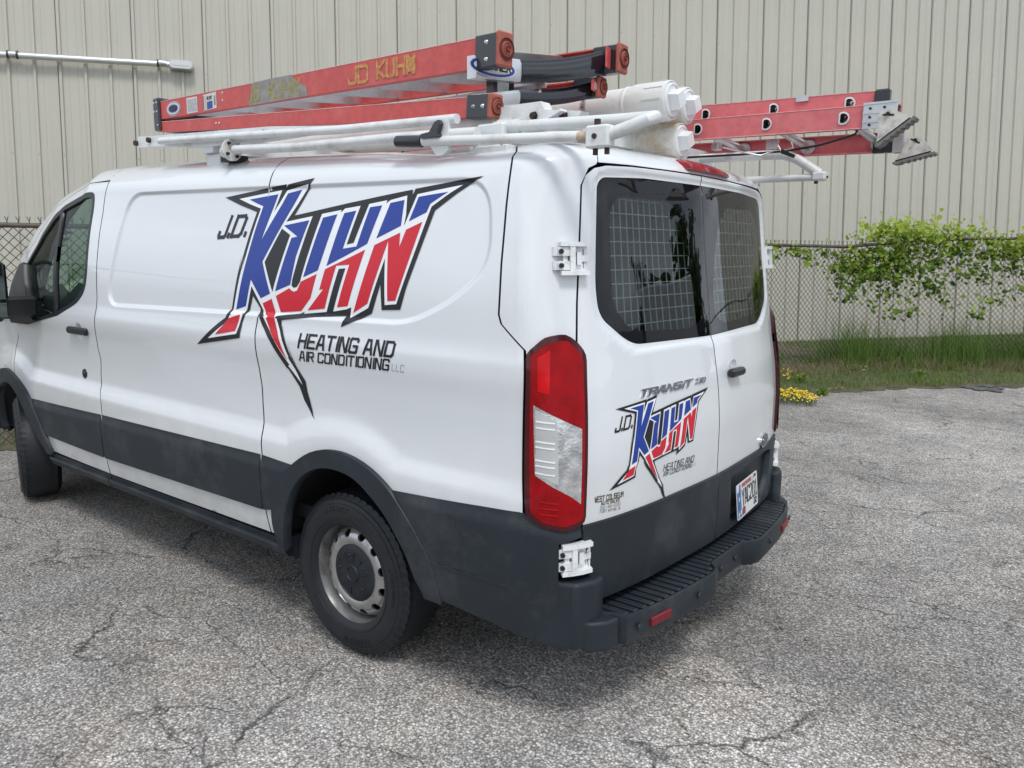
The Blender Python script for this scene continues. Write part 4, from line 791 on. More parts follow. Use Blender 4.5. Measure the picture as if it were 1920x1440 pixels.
decal_text('model_badge','TRANSIT',(.585,1.190),(.235,1.188),(.585,1.168),(.235,1.166),1.3,CHROME,rd,slant=.35,off=.004,raise_=.004)
decal_text('model_badge','150',(.195,1.187),(.120,1.184),(.195,1.170),(.120,1.168),1.1,CHROME,rd,slant=.3,off=.004,raise_=.004)
# ------------------------------------------------------------------ roof rack (bolted to the van)
cbs=[]
for x in(-2.29,-.61):
    rk=MB()
    zt=2.10 if x<-1 else 2.085; zb=2.0
    rk.box((x-.045,-.86 if x<-1 else -.775,zt),(x+.045,.86,zt+(.072 if x<-1 else .06)))
    for y in(-.80,.80): rk.hull((x-.058,y-.035,zb-.02),(x+.058,y+.035,zt),.006); rk.hull((x-.085,y-.045,zb-.03),(x+.085,y+.045,zb+.012),.004)
    for y in(-.80,.80):
        for dx in(-.06,.06): rk.cyl((x+dx,y-.036,zb+.005),(x+dx,y-.044,zb+.005),.007,8,1)
    if x<-1: rack=rk.build('roof_rack',[RACKW,BOLT],van)
    else: rk.build('crossbar',[RACKW,BOLT],rack)
# tall bracket between the ladder feet
a=MB(); a.hull((-.77,-.636,2.10),(-.74,-.565,2.29),.003); a.cyl((-.74,-.58,2.215),(-.732,-.58,2.215),.009,8,1); a.box((-.771,-.660,2.13),(-.738,-.637,2.285),2); a.box((-.771,-.564,2.13),(-.738,-.540,2.285),2); a.build('rack_upright',[RACKW,BOLT,LBLACK],rack)
# front clamp arm: channel running back along the side
a=MB(); a.extr([(-2.92,2.168),(-2.92,2.222),(-2.73,2.212),(-1.80,2.175),(-1.30,2.135),(-1.30,2.125),(-1.60,2.125),(-1.83,2.122),(-2.33,2.126),(-2.70,2.160)],(0,-.862,0),(1,0,0),(0,0,1),(0,1,0),.05)
for x,z in((-2.93,2.19),(-2.80,2.195),(-1.83,2.15)): a.cyl((x,-.878,z),(x,-.86,z),.013,8,1)
a.build('clamp_arm',[RACKW,RUST],rack)
a=MB(); a.extr([(-.88,2.075),(-.88,2.112),(-.70,2.155),(-.55,2.150),(-.45,2.150),(-.435,2.122),(-.29,2.104),(-.315,2.050),(-.45,2.062),(-.64,2.075)],(0,-.762,0),(1,0,0),(0,0,1),(0,1,0),.05)
for x,z,mi in((-.475,2.105,1),(-.355,2.095,2),(-.315,2.068,1)): a.lathe([(0,.012),(.011,.012),(.011,.0),(.016,-.001)],(x,-.766,z),(0,-1,0),6 if mi==1 else 14,mi)
a.obox((-.46,-.79,2.06),(.93,0,.36),(0,1,0),(-.36,0,.93),.13,.018,.004); a.build('clamp_arm',[RACKW,BOLT,RUST],rack)
# rods
a=MB(); a.tube([(-2.66,-.885,2.178),(-2.0,-.885,2.150),(-1.317,-.885,2.118),(-.71,-.885,2.103)],.0165,14); a.build('rack_rod',RACKW,rack)
a=MB(); a.tube([(-2.03,-.885,2.094),(-1.585,-.885,2.073),(-.99,-.885,2.064),(-.62,-.885,2.05)],.019,14)
a.cyl((-2.06,-.885,2.094),(-2.05,-.885,2.094),.048,20); a.cyl((-2.14,-.86,2.094),(-2.06,-.88,2.094),.03,14)
for t in range(4): 
    q=t*math.pi/2+.6; a.cyl((-2.052,-.885+.033*math.cos(q),2.094+.033*math.sin(q)),(-2.038,-.885+.033*math.cos(q),2.094+.033*math.sin(q)),.007,8,1)
a.box((-2.17,-.87,2.05),(-2.06,-.80,2.075),1); a.build('rack_rod',[RACKW,BOLT],rack)
a=MB(); a.tube([(-.85,-.905,2.037),(-.5,-.905,2.018),(-.165,-.905,2.000)],.0165,14); a.hull((-.165,-.93,1.962),(-.085,-.885,2.027),.006); a.cyl((-.135,-.907,2.027),(-.135,-.907,2.046),.010,8,1); a.cyl((-.13,-.935,1.995),(-.13,-.925,1.995),.008,8,1); a.cyl((-.14,-.907,1.962),(-.14,-.907,1.944),.008,8,1); a.cyl((-.10,-.907,1.962),(-.10,-.907,1.944),.008,8,1); a.tube([(-.20,-.905,2.001),(-.165,-.905,2.0)],.0172,14,2)
a.build('rack_rod',[RACKW,RUST,mat('rust_stain',(.50,.40,.30),.6,var=.3,vscale=50,dirt=(.16,.07,.03),dscale=30,damt=.9)],rack)
a=MB(); a.tube([(-.09,-.905,2.0),(-.02,-.90,2.018),(.022,-.89,2.034),(.036,-.87,2.040),(.020,-.85,2.044),(-.10,-.83,2.050),(-.54,-.80,2.072),(-.62,-.79,2.078)],.019,14); a.cyl((-.60,-.79,2.078),(-.50,-.80,2.070),.024,14); a.build('rack_rod',RACKW,rack)
a=MB(); a.tube([(-.985,-.905,2.046),(-.98,-.905,2.046),(-.86,-.905,2.038),(-.855,-.905,2.038)],[.016,.021,.021,.019],14); a.build('rubber_grip',LBLACK,rack)
a=MB(); a.extr([(-.845,2.044),(-.84,2.058),(-.80,2.062),(-.775,2.092),(-.757,2.098),(-.750,2.085),(-.765,2.06),(-.755,2.045)],(0,-.93,0),(1,0,0),(0,0,1),(0,1,0),.02,1); a.extr([(-.82,2.02),(-.76,2.10),(-.735,2.10),(-.735,2.0),(-.76,1.985),(-.79,1.985)],(0,-.905,0),(1,0,0),(0,0,1),(0,1,0),.02,0); a.build('latch_bracket',[RACKW,LBLACK],rack)
# passenger-side loop
a=MB(); a.tube([(-.75,.70,2.110),(-.632,.70,2.107),(-.234,.70,2.101),(-.165,.70,2.098),(-.125,.70,2.086),(-.087,.70,2.067),(.005,.70,2.005)],.0210,16); a.tube([(-.55,.70,1.997),(-.023,.70,1.992)],.0155,12); a.hull((-.025,.675,1.975),(.035,.725,2.015),.008); a.cyl((-.01,.70,1.978),(-.01,.70,1.964),.009,8,1); a.cyl((.0,.70,2.0),(.04,.70,1.99),.005,8,1); a.build('rack_rod',[RACKW,RUST],rack)
# black band with knob on the far side
# ------------------------------------------------------------------ step ladder
WORN_HILITE=mat('worn_highlight_pale',(.72,.42,.39),.6,var=.2,vscale=40); RINGW=mat('ring_white',(.74,.75,.75),.4)  # pale colour: worn rail edges plus the highlight painted along them
stp=empty('step_ladder',(-1.8,-.5,2.16)); tag(stp,'folded red fibreglass step ladder with JD KUHN in yellow, nearest on the roof rack','ladder')
def rail(mb,A,B,h,w,web=.005,out=-1,mi=0,hB=None,channel=True):
    A=np.array(A,float);B=np.array(B,float); d=B-A;l=np.linalg.norm(d);d/=l; y=np.cross(np.array([0,0,1.]),d); y/=np.linalg.norm(y); z=np.cross(d,y)
    if y[1]<0: y=-y;
    z=np.cross(d,y); z=z if z[2]>0 else -z
    hA=h;hB=hB or h
    def slab(y0,y1,za,zb):   # za,zb in fraction of half height + abs offset
        V=[]
        for P_,hh in((A,hA),(B,hB)):
            for yy in(y0,y1):
                for zz in(za,zb): V.append(P_+y*yy*(-out)+z*(zz[0]*hh/2+zz[1]))
        mb.add(V,[(0,1,3,2),(4,6,7,5),(0,4,5,1),(2,3,7,6),(0,2,6,4),(1,5,7,3)],mi)
    slab(0,web,(-1,0),(1,0)); slab(web*.8,w,(1,-web),(1,0)); slab(web*.8,w,(-1,0),(-1,web))
    return d,y,z
NL,NR=(-3.06,-.66,2.39),(-.60,-.805,2.325); LL,LR=(-3.065,-.66,2.307),(-.64,-.805,2.148)
FL,FRt=(-3.0,-.34,2.40),(-.49,-.20,2.385); GL,GR=(-3.0,-.34,2.315),(-.58,-.20,2.292)
for nm,A,B,h,hB,out in(('side_rail',NL,NR,.092,.100,-1),('rear_rail',LL,LR,.052,.070,-1),('side_rail',FL,FRt,.092,.095,1),('rear_rail',GL,GR,.05,.065,1)):
    r=MB(); rail(r,A,B,h,.030,hB=hB,out=out); rl=r.build(nm,FIBER,stp)
    d0=(np.array(B)-np.array(A)); L0=np.linalg.norm(d0); d0=d0/L0; y0=np.array([0,1.,0])*(-out); y0=y0-d0*(y0@d0); y0/=np.linalg.norm(y0); z0=np.cross(d0,y0); z0=z0 if z0[2]>0 else -z0
    w_=MB(); za=(np.array(B)+z0*(hB/2-.0010))-(np.array(A)+z0*(h/2-.0010)); w_.tube([np.array(A)+z0*(h/2-.001),np.array(B)+z0*(hB/2-.001)],.0016,6); w_.build('worn_highlight_edge',WORN_HILITE,rl)  # pale strip: edge wear and a painted highlight on the rail top
    bt=MB(); A_=np.array(A);B_=np.array(B); d=B_-A_; d/=np.linalg.norm(d); y=np.array([0,1.,0])*(-out); y=y-d*(y@d); y/=np.linalg.norm(y); z=np.cross(d,y); z=z if z[2]>0 else -z
    bt.obox(B_-d*.045+y*.014,d,y,z,.055,.022,hB/2+.004,.004,0)
    if out<0:
        for q in((.25,-.25) if hB>.08 else (0,0)):
            c=B_-d*(.045 if hB>.08 else (.065 if q==0 else .03))-y*.008+z*q*hB*1.1; bt.lathe([(0,.006),(.005,.005),(.008,0)],c,-y,12,1)
        if hB<.08: bt.lathe([(0,.006),(.005,.005),(.008,0)],B_-d*.02-y*.008,-y,12,1)
    bo=bt.build('foot_boot',[LBLACK,RIVET],stp)
    pd=MB(); c=B_+y*.016; pd.obox(c+d*.016,d,y,z,.010,.032 if hB<.08 else .036,hB/2+.006,.006)
    # notched corners and rings
    for rr in(.022,.012): pd.lathe([(rr-.0035,.002),(rr-.002,-.004),(rr+.002,-.004),(rr+.0035,.002)][::1],c+d*.0275,-d,28,0)
    pd.lathe([(0,0),(.0285*(1.25 if hB>.08 else 1),0),(.0285*(1.25 if hB>.08 else 1),-.004)],c+d*.0262,-d,28,1); pd.lathe([(0,0),(.020,0),(.020,-.004)],c+d*.0295,-d,28,0); pd.lathe([(0,0),(.010,0),(.010,-.003)],c+d*.032,-d,20,1); pd.lathe([(0,0),(.006,0),(.006,-.003)],c+d*.034,-d,16,0)
    pd.build('foot_pad',[PAD,mat('pad_groove',(.13,.03,.022),.8)],stp)
# top cap: black bracket with rivets
c=MB(); c.hull((-3.105,-.675,2.285),(-3.045,-.32,2.455),.008)
for z in(2.43,2.385,2.315):
    for x in(-3.088,-3.062): 
        if z==2.315 and x<-3.07: continue
        c.lathe([(0,.003),(.004,.003),(.005,0)],(x,-.675,z),(0,-1,0),10,1)
c.build('top_cap',[LBLACK,RIVET],stp)
lerp=lambda A,B,t:np.array(A)*(1-t)+np.array(B)*t
for k in range(8):
    t=(.115+.112*k); a_=lerp(NL,NR,t)+np.array([0,.006,0]); b_=lerp(FL,FRt,t)-np.array([0,.006,0]); d=b_-a_; l=np.linalg.norm(d); d/=l
    n=np.array([.97,0,-.26]); n-=d*(n@d); n/=np.linalg.norm(n); z=np.cross(n,d); z=z if z[2]>0 else -z
    s_=MB(); s_.obox((a_+b_)/2,n,d,z,.003,l/2,.040); s_.obox((a_+b_)/2+z*.040-n*.012,n,d,z,.013,l/2,.003); s_.obox((a_+b_)/2-z*.040-n*.012,n,d,z,.013,l/2,.003)
    s_.build('step',ALU,stp)
# horizontal braces of the rear frame
for t in(.2,.4,.6,.8): 
    s_=MB(); a_=lerp(LL,LR,t);b_=lerp(GL,GR,t); s_.tube([a_+np.array([0,.01,0]),b_-np.array([0,.01,0])],.010,8); s_.build('rear_brace',ALU,stp)
# spreader bars
s_=MB(); s_.obox(*(lambda A,B:((A+B)/2,(B-A)/np.linalg.norm(B-A),np.array([0,1.,0]),np.cross((B-A)/np.linalg.norm(B-A),[0,1,0]),np.linalg.norm(B-A)/2,.002,.009))(np.array([-1.55,-.60,2.235]),np.array([-.62,-.50,2.262]))); s_.obox(*(lambda A,B:((A+B)/2,(B-A)/np.linalg.norm(B-A),np.array([0,1.,0]),np.cross((B-A)/np.linalg.norm(B-A),[0,1,0]),np.linalg.norm(B-A)/2,.002,.006))(np.array([-1.3,-.45,2.275]),np.array([-.62,-.42,2.30]))); s_.build('spreader_bar',ALU,stp)
# wide bottom step: silver plate, black cover with diagonal creases, oval sticker
def cross_plate(y0,y1,x0,x1,zc0,zc1,h0,h1,name,m,par,bow=0,n=10,xoff=0):
    V=[];F=[]
    for i in range(n+1):
        t=i/n; y=y0+(y1-y0)*t; x=x0+(x1-x0)*t+bow*math.sin(math.pi*t)*0+xoff; zc=zc0+(zc1-zc0)*t-bow*math.sin(math.pi*t); h=h0+(h1-h0)*t
        V+=[(x,y,zc-h/2),(x+.004,y,zc-h*.2),(x+.004,y,zc+h*.3),(x-.004,y,zc+h/2),(x-.04,y,zc+h/2+.001),(x-.04,y,zc-h/2)]
    for i in range(n):
        for k in range(6): F.append((i*6+k,i*6+(k+1)%6,(i+1)*6+(k+1)%6,(i+1)*6+k))
    F+=[tuple(range(6)),tuple(n*6+k for k in range(6))]
    b=MB(); b.add(V,F); return b.build(name,m,par)
bs=cross_plate(-.80,-.60,-.70,-.66,2.285,2.300,.075,.078,'bottom_step',ALU,stp,.0)
cross_plate(-.60,-.225,-.66,-.535,2.300,2.380,.078,.090,'step_cover',mat('glossy_black_wrap',(.012,.014,.02),.12,coat=.6),stp,.012,xoff=.003)
cross_plate(-.80,-.62,-.68,-.65,2.168,2.205,.05,.05,'rear_cross_bar',ALU,stp); cross_plate(-.62,-.225,-.65,-.59,2.205,2.285,.055,.06,'rear_cross_cover',mat('black_cover',(.012,.014,.02),.2,coat=.4),stp,.012)
rd_=MB(); rd_.obox((-.505,-.262,2.385),(.97,.22,0),(-.22,.97,0),(0,0,1),.003,.022,.036); rd_.obox((-.505,-.262,2.385),(.97,.22,0),(-.22,.97,0),(0,0,1),.0035,.0,.0) if False else None; rd_.build('rail_face',FIBER,stp)
rd_=MB(); rd_.obox((-.565,-.262,2.292),(.97,.22,0),(-.22,.97,0),(0,0,1),.003,.024,.020); rd_.obox((-.5615,-.255,2.290),(.97,.22,0),(-.22,.97,0),(0,0,1),.002,.012,.013,0,1); rd_.build('rail_face',[FIBER,mat('grey_sticker',(.35,.35,.34),.5)],stp)
# stickers and markings on the outer face of the near side rail
A_=np.array(NL);B_=np.array(NR); dN=B_-A_; LN=np.linalg.norm(dN); dN/=LN; yN=np.cross([0,0,1.],dN); yN/=np.linalg.norm(yN); yN=yN if yN[1]>0 else -yN; zN=np.cross(dN,yN); zN=zN if zN[2]>0 else -zN
def onrail(t,z,o=.0012): return A_+dN*t+zN*z-yN*o
STW=mat('sticker_white',(.62,.61,.60),.5); STB=mat('sticker_blue',(.02,.05,.28),.4); STG=mat('sticker_worn_print',(.42,.42,.44),.6,var=.5,vscale=120); STC=mat('sticker_cream',(.55,.48,.36),.5)
def oval(mb,c,ax,az,rx,rz,nrm,mi,h=.0006,n=36): mb.extr([(rx*math.cos(t),rz*math.sin(t)) for t in np.linspace(0,2*math.pi,n,endpoint=False)],c,ax,az,nrm,h,mi)
sk=MB(); c=onrail(.16,-.003); oval(sk,c,dN,zN,.076,.036,-yN,1); oval(sk,c-yN*.0007,dN,zN,.072,.0325,-yN,0); oval(sk,c-yN*.0014,dN,zN,.069,.030,-yN,1); oval(sk,c-yN*.0021,dN,zN,.052,.020,-yN,0); flat_text(sk,'WERNER',c-dN*.036-zN*.010-yN*.0035,dN,zN,.072,.020,1.5,mi=2,slant=.1); sk.build('oval_sticker',[STB,STW,VBLACK],stp)
sk=MB(); P0=onrail(.36,0); sk.extr([(-.055,-.040),(.055,-.040),(.055,.036),(-.055,.036)],P0,dN,zN,-yN,.0006,0); sk.extr([(-.045,-.032),(.05,-.034),(.047,.028),(-.045,.026)],P0-yN*.0007,dN,zN,-yN,.0004,1); sk.build('worn_sticker',[STW,STG],stp)
sk=MB(); P0=onrail(.54,0); sk.extr([(-.065,-.040),(.065,-.036),(.065,.040),(-.065,.036)],P0,dN,zN,-yN,.0006,0); sk.extr([(-.062,-.038),(-.03,-.038),(-.03,.030),(-.062,.030)],P0-yN*.0007,dN,zN,-yN,.0004,3); sk.extr([(-.026,-.036),(.028,-.033),(.028,.002),(-.026,0)],P0-yN*.0007,dN,zN,-yN,.0004,1); sk.extr([(-.065,-.036),(-.058,-.036),(-.058,.03),(-.065,.03)],P0-yN*.0012,dN,zN,-yN,.0004,1)
for k in range(9): sk.extr([(.043,-.02+k*.005),(.058,-.02+k*.005),(.058,-.0175+k*.005),(.043,-.0175+k*.005)],P0-yN*.0007,dN,zN,-yN,.0004,2)
flat_text(sk,'ALERT',P0-dN*.026+zN*.010-yN*.001,dN,zN,.05,.014,1.1,mi=2); sk.build('label_sticker',[STW,STB,VBLACK,STC],stp)
gp_=MB(); pp=[(.90,-.050),(.92,.0),(.93,.047),(1.05,.049),(1.25,.0495),(1.29,.02),(1.36,-.01),(1.37,-.048),(1.1,-.0495)]; gp_.extr(pp,A_-yN*.0012,dN,zN,-yN,.0006,0)
flat_text(gp_,'JD  K',onrail(.90,-.034,.002),dN,zN,.22,.062,1.1,mi=1); flat_text(gp_,'UHN',onrail(1.13,-.034,.002),dN,zN,.18,.062,1.0,mi=1); gp_.build('painted_patch',[GREYP,mat('faded_yellow',(.30,.27,.09),.7,var=.3,vscale=60)],stp)
gp_=MB(); flat_text(gp_,'JD',onrail(1.66,-.030,.0014),dN,zN,.115,.058,1.35,mi=0); gp_.build('marker_lettering',YEL,stp); gp_=MB(); flat_text(gp_,'KUHN',onrail(1.835,-.026,.0014),dN,zN,.215,.058,1.35,mi=0); gp_.extr([(0,0),(.045,.002),(.046,.058),(.034,.048),(.022,.056),(.004,.05)],onrail(2.0,-.024,.0018),dN,zN,-yN,.0003,0); gp_.build('marker_lettering',YEL,stp)
rv=MB()
for t,z in((.66,.03),(.66,-.005),(.55,-.0)): 
    if t==.66: rv.lathe([(0,.003),(.004,.002),(.0055,0)],onrail(t,z,.0),-yN,10)
for t in(.60,.63): rv.lathe([(0,.003),(.004,.002),(.0055,0)],lerp(LL,LR,t/2.45)-np.array([0,.001,0]),(0,-1,0),10)
rv.build('rivet',RIVET,stp)
oo=MB(); c=np.array([-.685,-.735,2.290]); axx=np.array([.196,.98,0]); oval(oo,c+np.array([.007,0,0]),axx,np.array([0,0,1.]),.105,.034,np.array([1.,0,0]),0); oval(oo,c+np.array([.008,0,0]),axx,np.array([0,0,1.]),.099,.030,np.array([1.,0,0]),1); oval(oo,c+np.array([.009,0,0]),axx,np.array([0,0,1.]),.085,.021,np.array([1.,0,0]),0); flat_text(oo,'WERNER',c+np.array([.0105,-.065,-.011]),axx,np.array([0,0,1.]),.13,.022,1.6,mi=2); oo.build('oval_sticker',[STW,STB,VBLACK],stp)
# ------------------------------------------------------------------ extension ladder
ext=empty('extension_ladder',(-1.4,.6,2.17)); tag(ext,'faded red extension ladder with round rung holes sticking out behind the van roof','ladder')
BN=((-3.15,.345,2.235),(.28,.345,2.176)); BF=((-3.1,.80,2.20),(.30,.80,2.128))
fl=((-2.9,.375,2.318),(.32,.375,2.232)); ff=((-2.9,.765,2.29),(.30,.765,2.235))
def drail(A,B,h,out,holes,nm):
    A=np.array(A,float);B=np.array(B,float); d=B-A; l=np.linalg.norm(d); d/=l; y=np.array([0,1.,0])*(-out); z=np.cross(d,y); z=z if z[2]>0 else -z
    hs=[]
    for s in holes:
        hs.append([(s-.013,.017),(s+.002,.019),(s+.014,.011),(s+.018,0),(s+.014,-.011),(s+.002,-.019),(s-.013,-.017)][::-1])
    P_,F_=cdt([(0,-h/2),(l,-h/2),(l,h/2),(0,h/2)],hs,.08) if holes else cdt([(0,-h/2),(l,-h/2),(l,h/2),(0,h/2)],[],.5)
    b=MB(); V=A+np.outer(P_[:,0],d)+np.outer(P_[:,1],z); b.add(V,F_); b.add(V+y*.004,F_)
    for q in(1,-1): b.obox((A+B)/2+z*q*(h/2-.0025)+y*.017,d,y,z,l/2,.0165,.0025)
    r=b.build(nm,FIBER2,ext)
    for q in(1,-1):
        w_=MB(); w_.obox((A+B)/2+z*q*(h/2-.0012)-y*.0008,d,y,z,l/2,.0008,.0013); w_.build('worn_highlight_edge',WORN_HILITE,r)  # pale strips: worn edges and the flange highlight put into colour
    for s in holes:
        g=MB(); c=A+d*s; ro=[(s_[0]-s,s_[1]) for s_ in hs[0:1][0]] if False else [(-.019,.022),(.002,.026),(.017,.017),(.0235,0),(.017,-.017),(.002,-.026),(-.019,-.022)]; ri=[(-.013,.017),(.002,.019),(.014,.011),(.018,0),(.014,-.011),(.002,-.019),(-.013,-.017)]
        ro=rnd(ro,.008,4); ri=rnd(ri,.006,4); n=len(ro)
        for (o0,i0,e0,e1,mi) in((1.0,.93,.004,.004,0),(.90,1.0,.005,.0055,0)):
            Vv=[c+d*p[0]*1.0+z*p[1]*1.0-y*e0 for p in (ro if o0==1.0 else [((a[0]*.5+b_[0]*.5),(a[1]*.5+b_[1]*.5)) for a,b_ in zip(ro,ri)])]+[c+d*p[0]+z*p[1]-y*e1 for p in ([((a[0]*.55+b_[0]*.45),(a[1]*.55+b_[1]*.45)) for a,b_ in zip(ro,ri)] if o0==1.0 else ri)]
            g.add(Vv,[(i,(i+1)%n,(i+1)%n+n,i+n) for i in range(n)],mi)
        Vv=[c+d*p[0]+z*p[1]-y*.0055 for p in ri]+[c+d*p[0]+z*p[1]+y*.05 for p in ri]; g.add(Vv,[(i,(i+1)%n,(i+1)%n+n,i+n) for i in range(n)],1)
        g.add([c+d*p[0]+z*p[1]-y*.0030 for p in ro],[tuple(range(n))],2)if False else None
        g.build('rung_ring',[RINGW,BLACK],r)
    return r,d,y,z
hb=[3.43-.085-.305*k for k in range(11)]
drail(*BN,.086,-1,[h for h in hb],'side_rail'); drail(*BF,.082,1,[],'side_rail')
hf=[3.22-.115-.30*k for k in range(10)]
rf,_,_,_=drail(*fl,.082,-1,hf,'fly_rail'); drail(*ff,.080,1,[],'fly_rail')
for k,h in enumerate(hb[:9]):
    t=h/3.43; a_=lerp(*BN,t)+np.array([0,.052,0]);b_=lerp(*BF,t)-np.array([0,.008,0]); g=MB(); g.tube([a_,b_],.0165,12); g.lathe([(.016,0),(.032,0),(.034,.004),(.016,.006)],b_,(0,-1,0),20); g.build('rung',ALU,ext)
for k,h in enumerate(hf[:9]):
    t=h/3.22; a_=lerp(*fl,t)+np.array([0,.052,0]);b_=lerp(*ff,t)-np.array([0,.008,0]); g=MB(); g.tube([a_,b_],.0155,12); g.build('rung',ALU,ext)
g=MB(); g.hull((.295,.362,2.192),(.350,.395,2.276),.006); g.build('end_cap',LBLACK,ext); g=MB(); g.hull((.24,.745,2.192),(.295,.780,2.276),.006); g.build('end_cap',LBLACK,ext)
g=MB()   # aluminium sleeve on the near rail
a_=np.array(BN[1])+np.array([.062,0,-.001]); g.box(a_+np.array([-.075,-.010,-.046]),a_+np.array([.045,-.004,.046])); 
for z in(.046,.012,-.020): g.box(a_+np.array([-.075,-.014,z-.004]),a_+np.array([.045,-.010,z+.004]))
for x,z in((-.05,.028),(-.05,-.004),(-.05,-.032),(-.0,.028)): g.lathe([(0,.003),(.004,.002),(.005,0)],a_+np.array([x,-.0145,z]),(0,-1,0),10,1)
g.build('rail_sleeve',[ALU,BOLT],ext)
g=MB(); a_=np.array(BF[1]); g.box(a_+np.array([-.10,-.040,-.042]),a_+np.array([-.01,-.006,.030]),0); g.box(a_+np.array([-.02,-.044,-.045]),a_+np.array([.02,.004,.040]),1); g.build('rail_sleeve',[LBLACK,ALU],ext)
def shoe(o,s=1,rot=0):
    o=np.array(o,float); cr_,sr_=math.cos(rot),math.sin(rot); ax_=np.array([cr_,0,sr_]);az_=np.array([-sr_,0,cr_])
    g=MB(); pl_=rnd([(-.012,.042),(.040,.036),(.078,.002),(.105,-.030),(-.052,-.085),(-.030,-.030)],.008,3); pl_=[(a*s,b*s) for a,b in pl_]
    for y in(-.022,.030): g.extr(pl_,o+np.array([0,y,0]),ax_,az_,(0,1,0),.004,0)
    g.extr([(a*s,b*s) for a,b in[(-.052,-.085),(.105,-.030),(.103,-.024),(-.050,-.078)]],o+np.array([0,-.022,0]),ax_,az_,(0,1,0),.056,0)
    slot=[(a*s,b*s) for a,b in[(-.002,.024),(.004,.029),(.046,.012),(.043,.004)]]; g.extr(slot,o+np.array([0,-.0228,0]),ax_,az_,(0,1,0),.001,2)
    g.cyl(o+ax_*.02+az_*.018+np.array([0,-.034,0]),o+ax_*.02+az_*.018+np.array([0,.04,0]),.007,8,2)
    tr=[(-.060,-.088),(.118,-.026),(.122,-.036),(.112,-.046),(.104,-.042),(.094,-.052),(.084,-.048),(.072,-.060),(.060,-.056),(.050,-.068),(.038,-.064),(.026,-.076),(.012,-.073),(0,-.085),(-.014,-.082),(-.030,-.094),(-.056,-.098)]
    g.extr([(a*s,b*s) for a,b in tr],o+np.array([0,-.026,0]),ax_,az_,(0,1,0),.064,1)
    return g.build('swivel_shoe',[mat('dirty_aluminium_shoe',(.62,.59,.54),.55,metal=.35,var=.2,vscale=30,dirt=(.16,.13,.10),dscale=25,damt=.8),mat('shoe_rubber',(.17,.165,.155),.8,var=.2,vscale=40),BLACK],ext)
shoe((.350,.33,2.150),.86,.30); shoe((.345,.78,2.112),.86,-.12)
g=MB(); g.tube([(.215,.40,2.155),(.232,.40,2.135),(.22,.42,2.125),(.17,.46,2.12),(.05,.52,2.105),(-.1,.55,2.095),(-.3,.56,2.095),(-.6,.56,2.10)],.005,8); g.build('rope',BLACK,ext)
g=MB(); g.tube([(-.33,.42,2.115),(-.25,.46,2.09),(-.20,.52,2.08),(-.15,.55,2.10)],.004,6); g.tube([(-.12,.5,2.12),(-.10,.5,2.09),(-.05,.5,2.10),(-.06,.5,2.125)],.004,6); g.obox((-.14,.5,2.12),(1,0,0),(0,1,0),(0,0,1),.025,.01,.02); g.extr([(0,0),(.06,-.03),(.055,-.042),(0,-.02)],(-.10,.495,2.10),(1,0,0),(0,0,1),(0,1,0),.01,1); g.hull((-.38,.41,2.105),(-.35,.46,2.135),.003); g.build('rung_lock',[ALU,BLACK],ext)
g=MB(); g.box((.03-.035,.368,2.262),(.03+.015,.3735,2.285)); g.build('splice_plate',ALU,ext)
# ------------------------------------------------------------------ pipe carriers
def carrier(x0,x1,y,z,r,lab,dz=0,cm=None):
    t=empty('pipe_carrier',(x0,y,z-r)); tag(t,lab,'pipe','white plastic storage tubes on the roof rack')
    A=np.array([x0,y,z+dz]);B=np.array([x1,y,z]); d=(B-A)/np.linalg.norm(B-A)
    g=MB(); g.tube([A,B-d*.15],r,40); g.tube([A-d*.01,A+d*.12],r*1.07,40); g.build('tube',PVC,t)
    g=MB(); g.lathe([(r,-.205),(r*1.045,-.200),(r*1.06,-.195),(r*1.06,-.188),(r*1.025,-.184),(r*1.045,-.178),(r*1.12,-.150),(r*1.12,-.012),(r*1.09,-.002),(r*1.03,0),(r*.99,-.006)],B,d,48)
    for k in range(10):
        q=2*math.pi*k/10; rr=r*1.12; c=B-d*.055+rr*np.array([0,math.cos(q),math.sin(q)]); g.obox(c,d,np.array([0,-math.sin(q),math.cos(q)]),np.array([0,math.cos(q),math.sin(q)]),.040,.003,.003)
    g.build('coupling',cm or PVC,t)
    g=MB(); g.lathe([(r*.99,-.004),(r*.95,.004),(r*.90,.006),(r*.86,.006),(r*.84,.002),(.0,.003)],B,d,48)
    q=.47; s=r*.44; a1=np.array([0,math.cos(q),math.sin(q)]);a2=np.array([0,-math.sin(q),math.cos(q)])
    V=[B+d*.0+a1*s*1.12*i+a2*s*1.12*j for i,j in((-1,-1),(1,-1),(1,1),(-1,1))]+[B+d*.042+a1*s*.92*i+a2*s*.92*j for i,j in((-1,-1),(1,-1),(1,1),(-1,1))]; g.add(V,[(4,5,6,7),(0,1,5,4),(1,2,6,5),(2,3,7,6),(3,0,4,7)]); g.build('screw_plug',mat('plug_white',(.74,.75,.76),.3,coat=.4),t)
    return t,A,B,d
t1,A,B,d=carrier(-3.35,-.365,.0,2.255,.068,'upper white pipe carrier nearest the step ladder, with square screw plug'); 
g=MB(); c=B-d*.38; g.lathe([(.0685,-.012),(.0705,-.012),(.0705,.012),(.0685,.012)],c,d,48)
for k in range(16): g.obox(c+.071*np.array([0,math.cos(k*.393),math.sin(k*.393)]),d,np.array([0,-math.sin(k*.393),math.cos(k*.393)]),np.array([0,math.cos(k*.393),math.sin(k*.393)]),.003,.003,.0006,0,1)
g.build('metal_strap',[GALV,BLACK],t1)
carrier(-3.35,-.385,.185,2.262,.066,'upper white pipe carrier half hidden behind the first one')
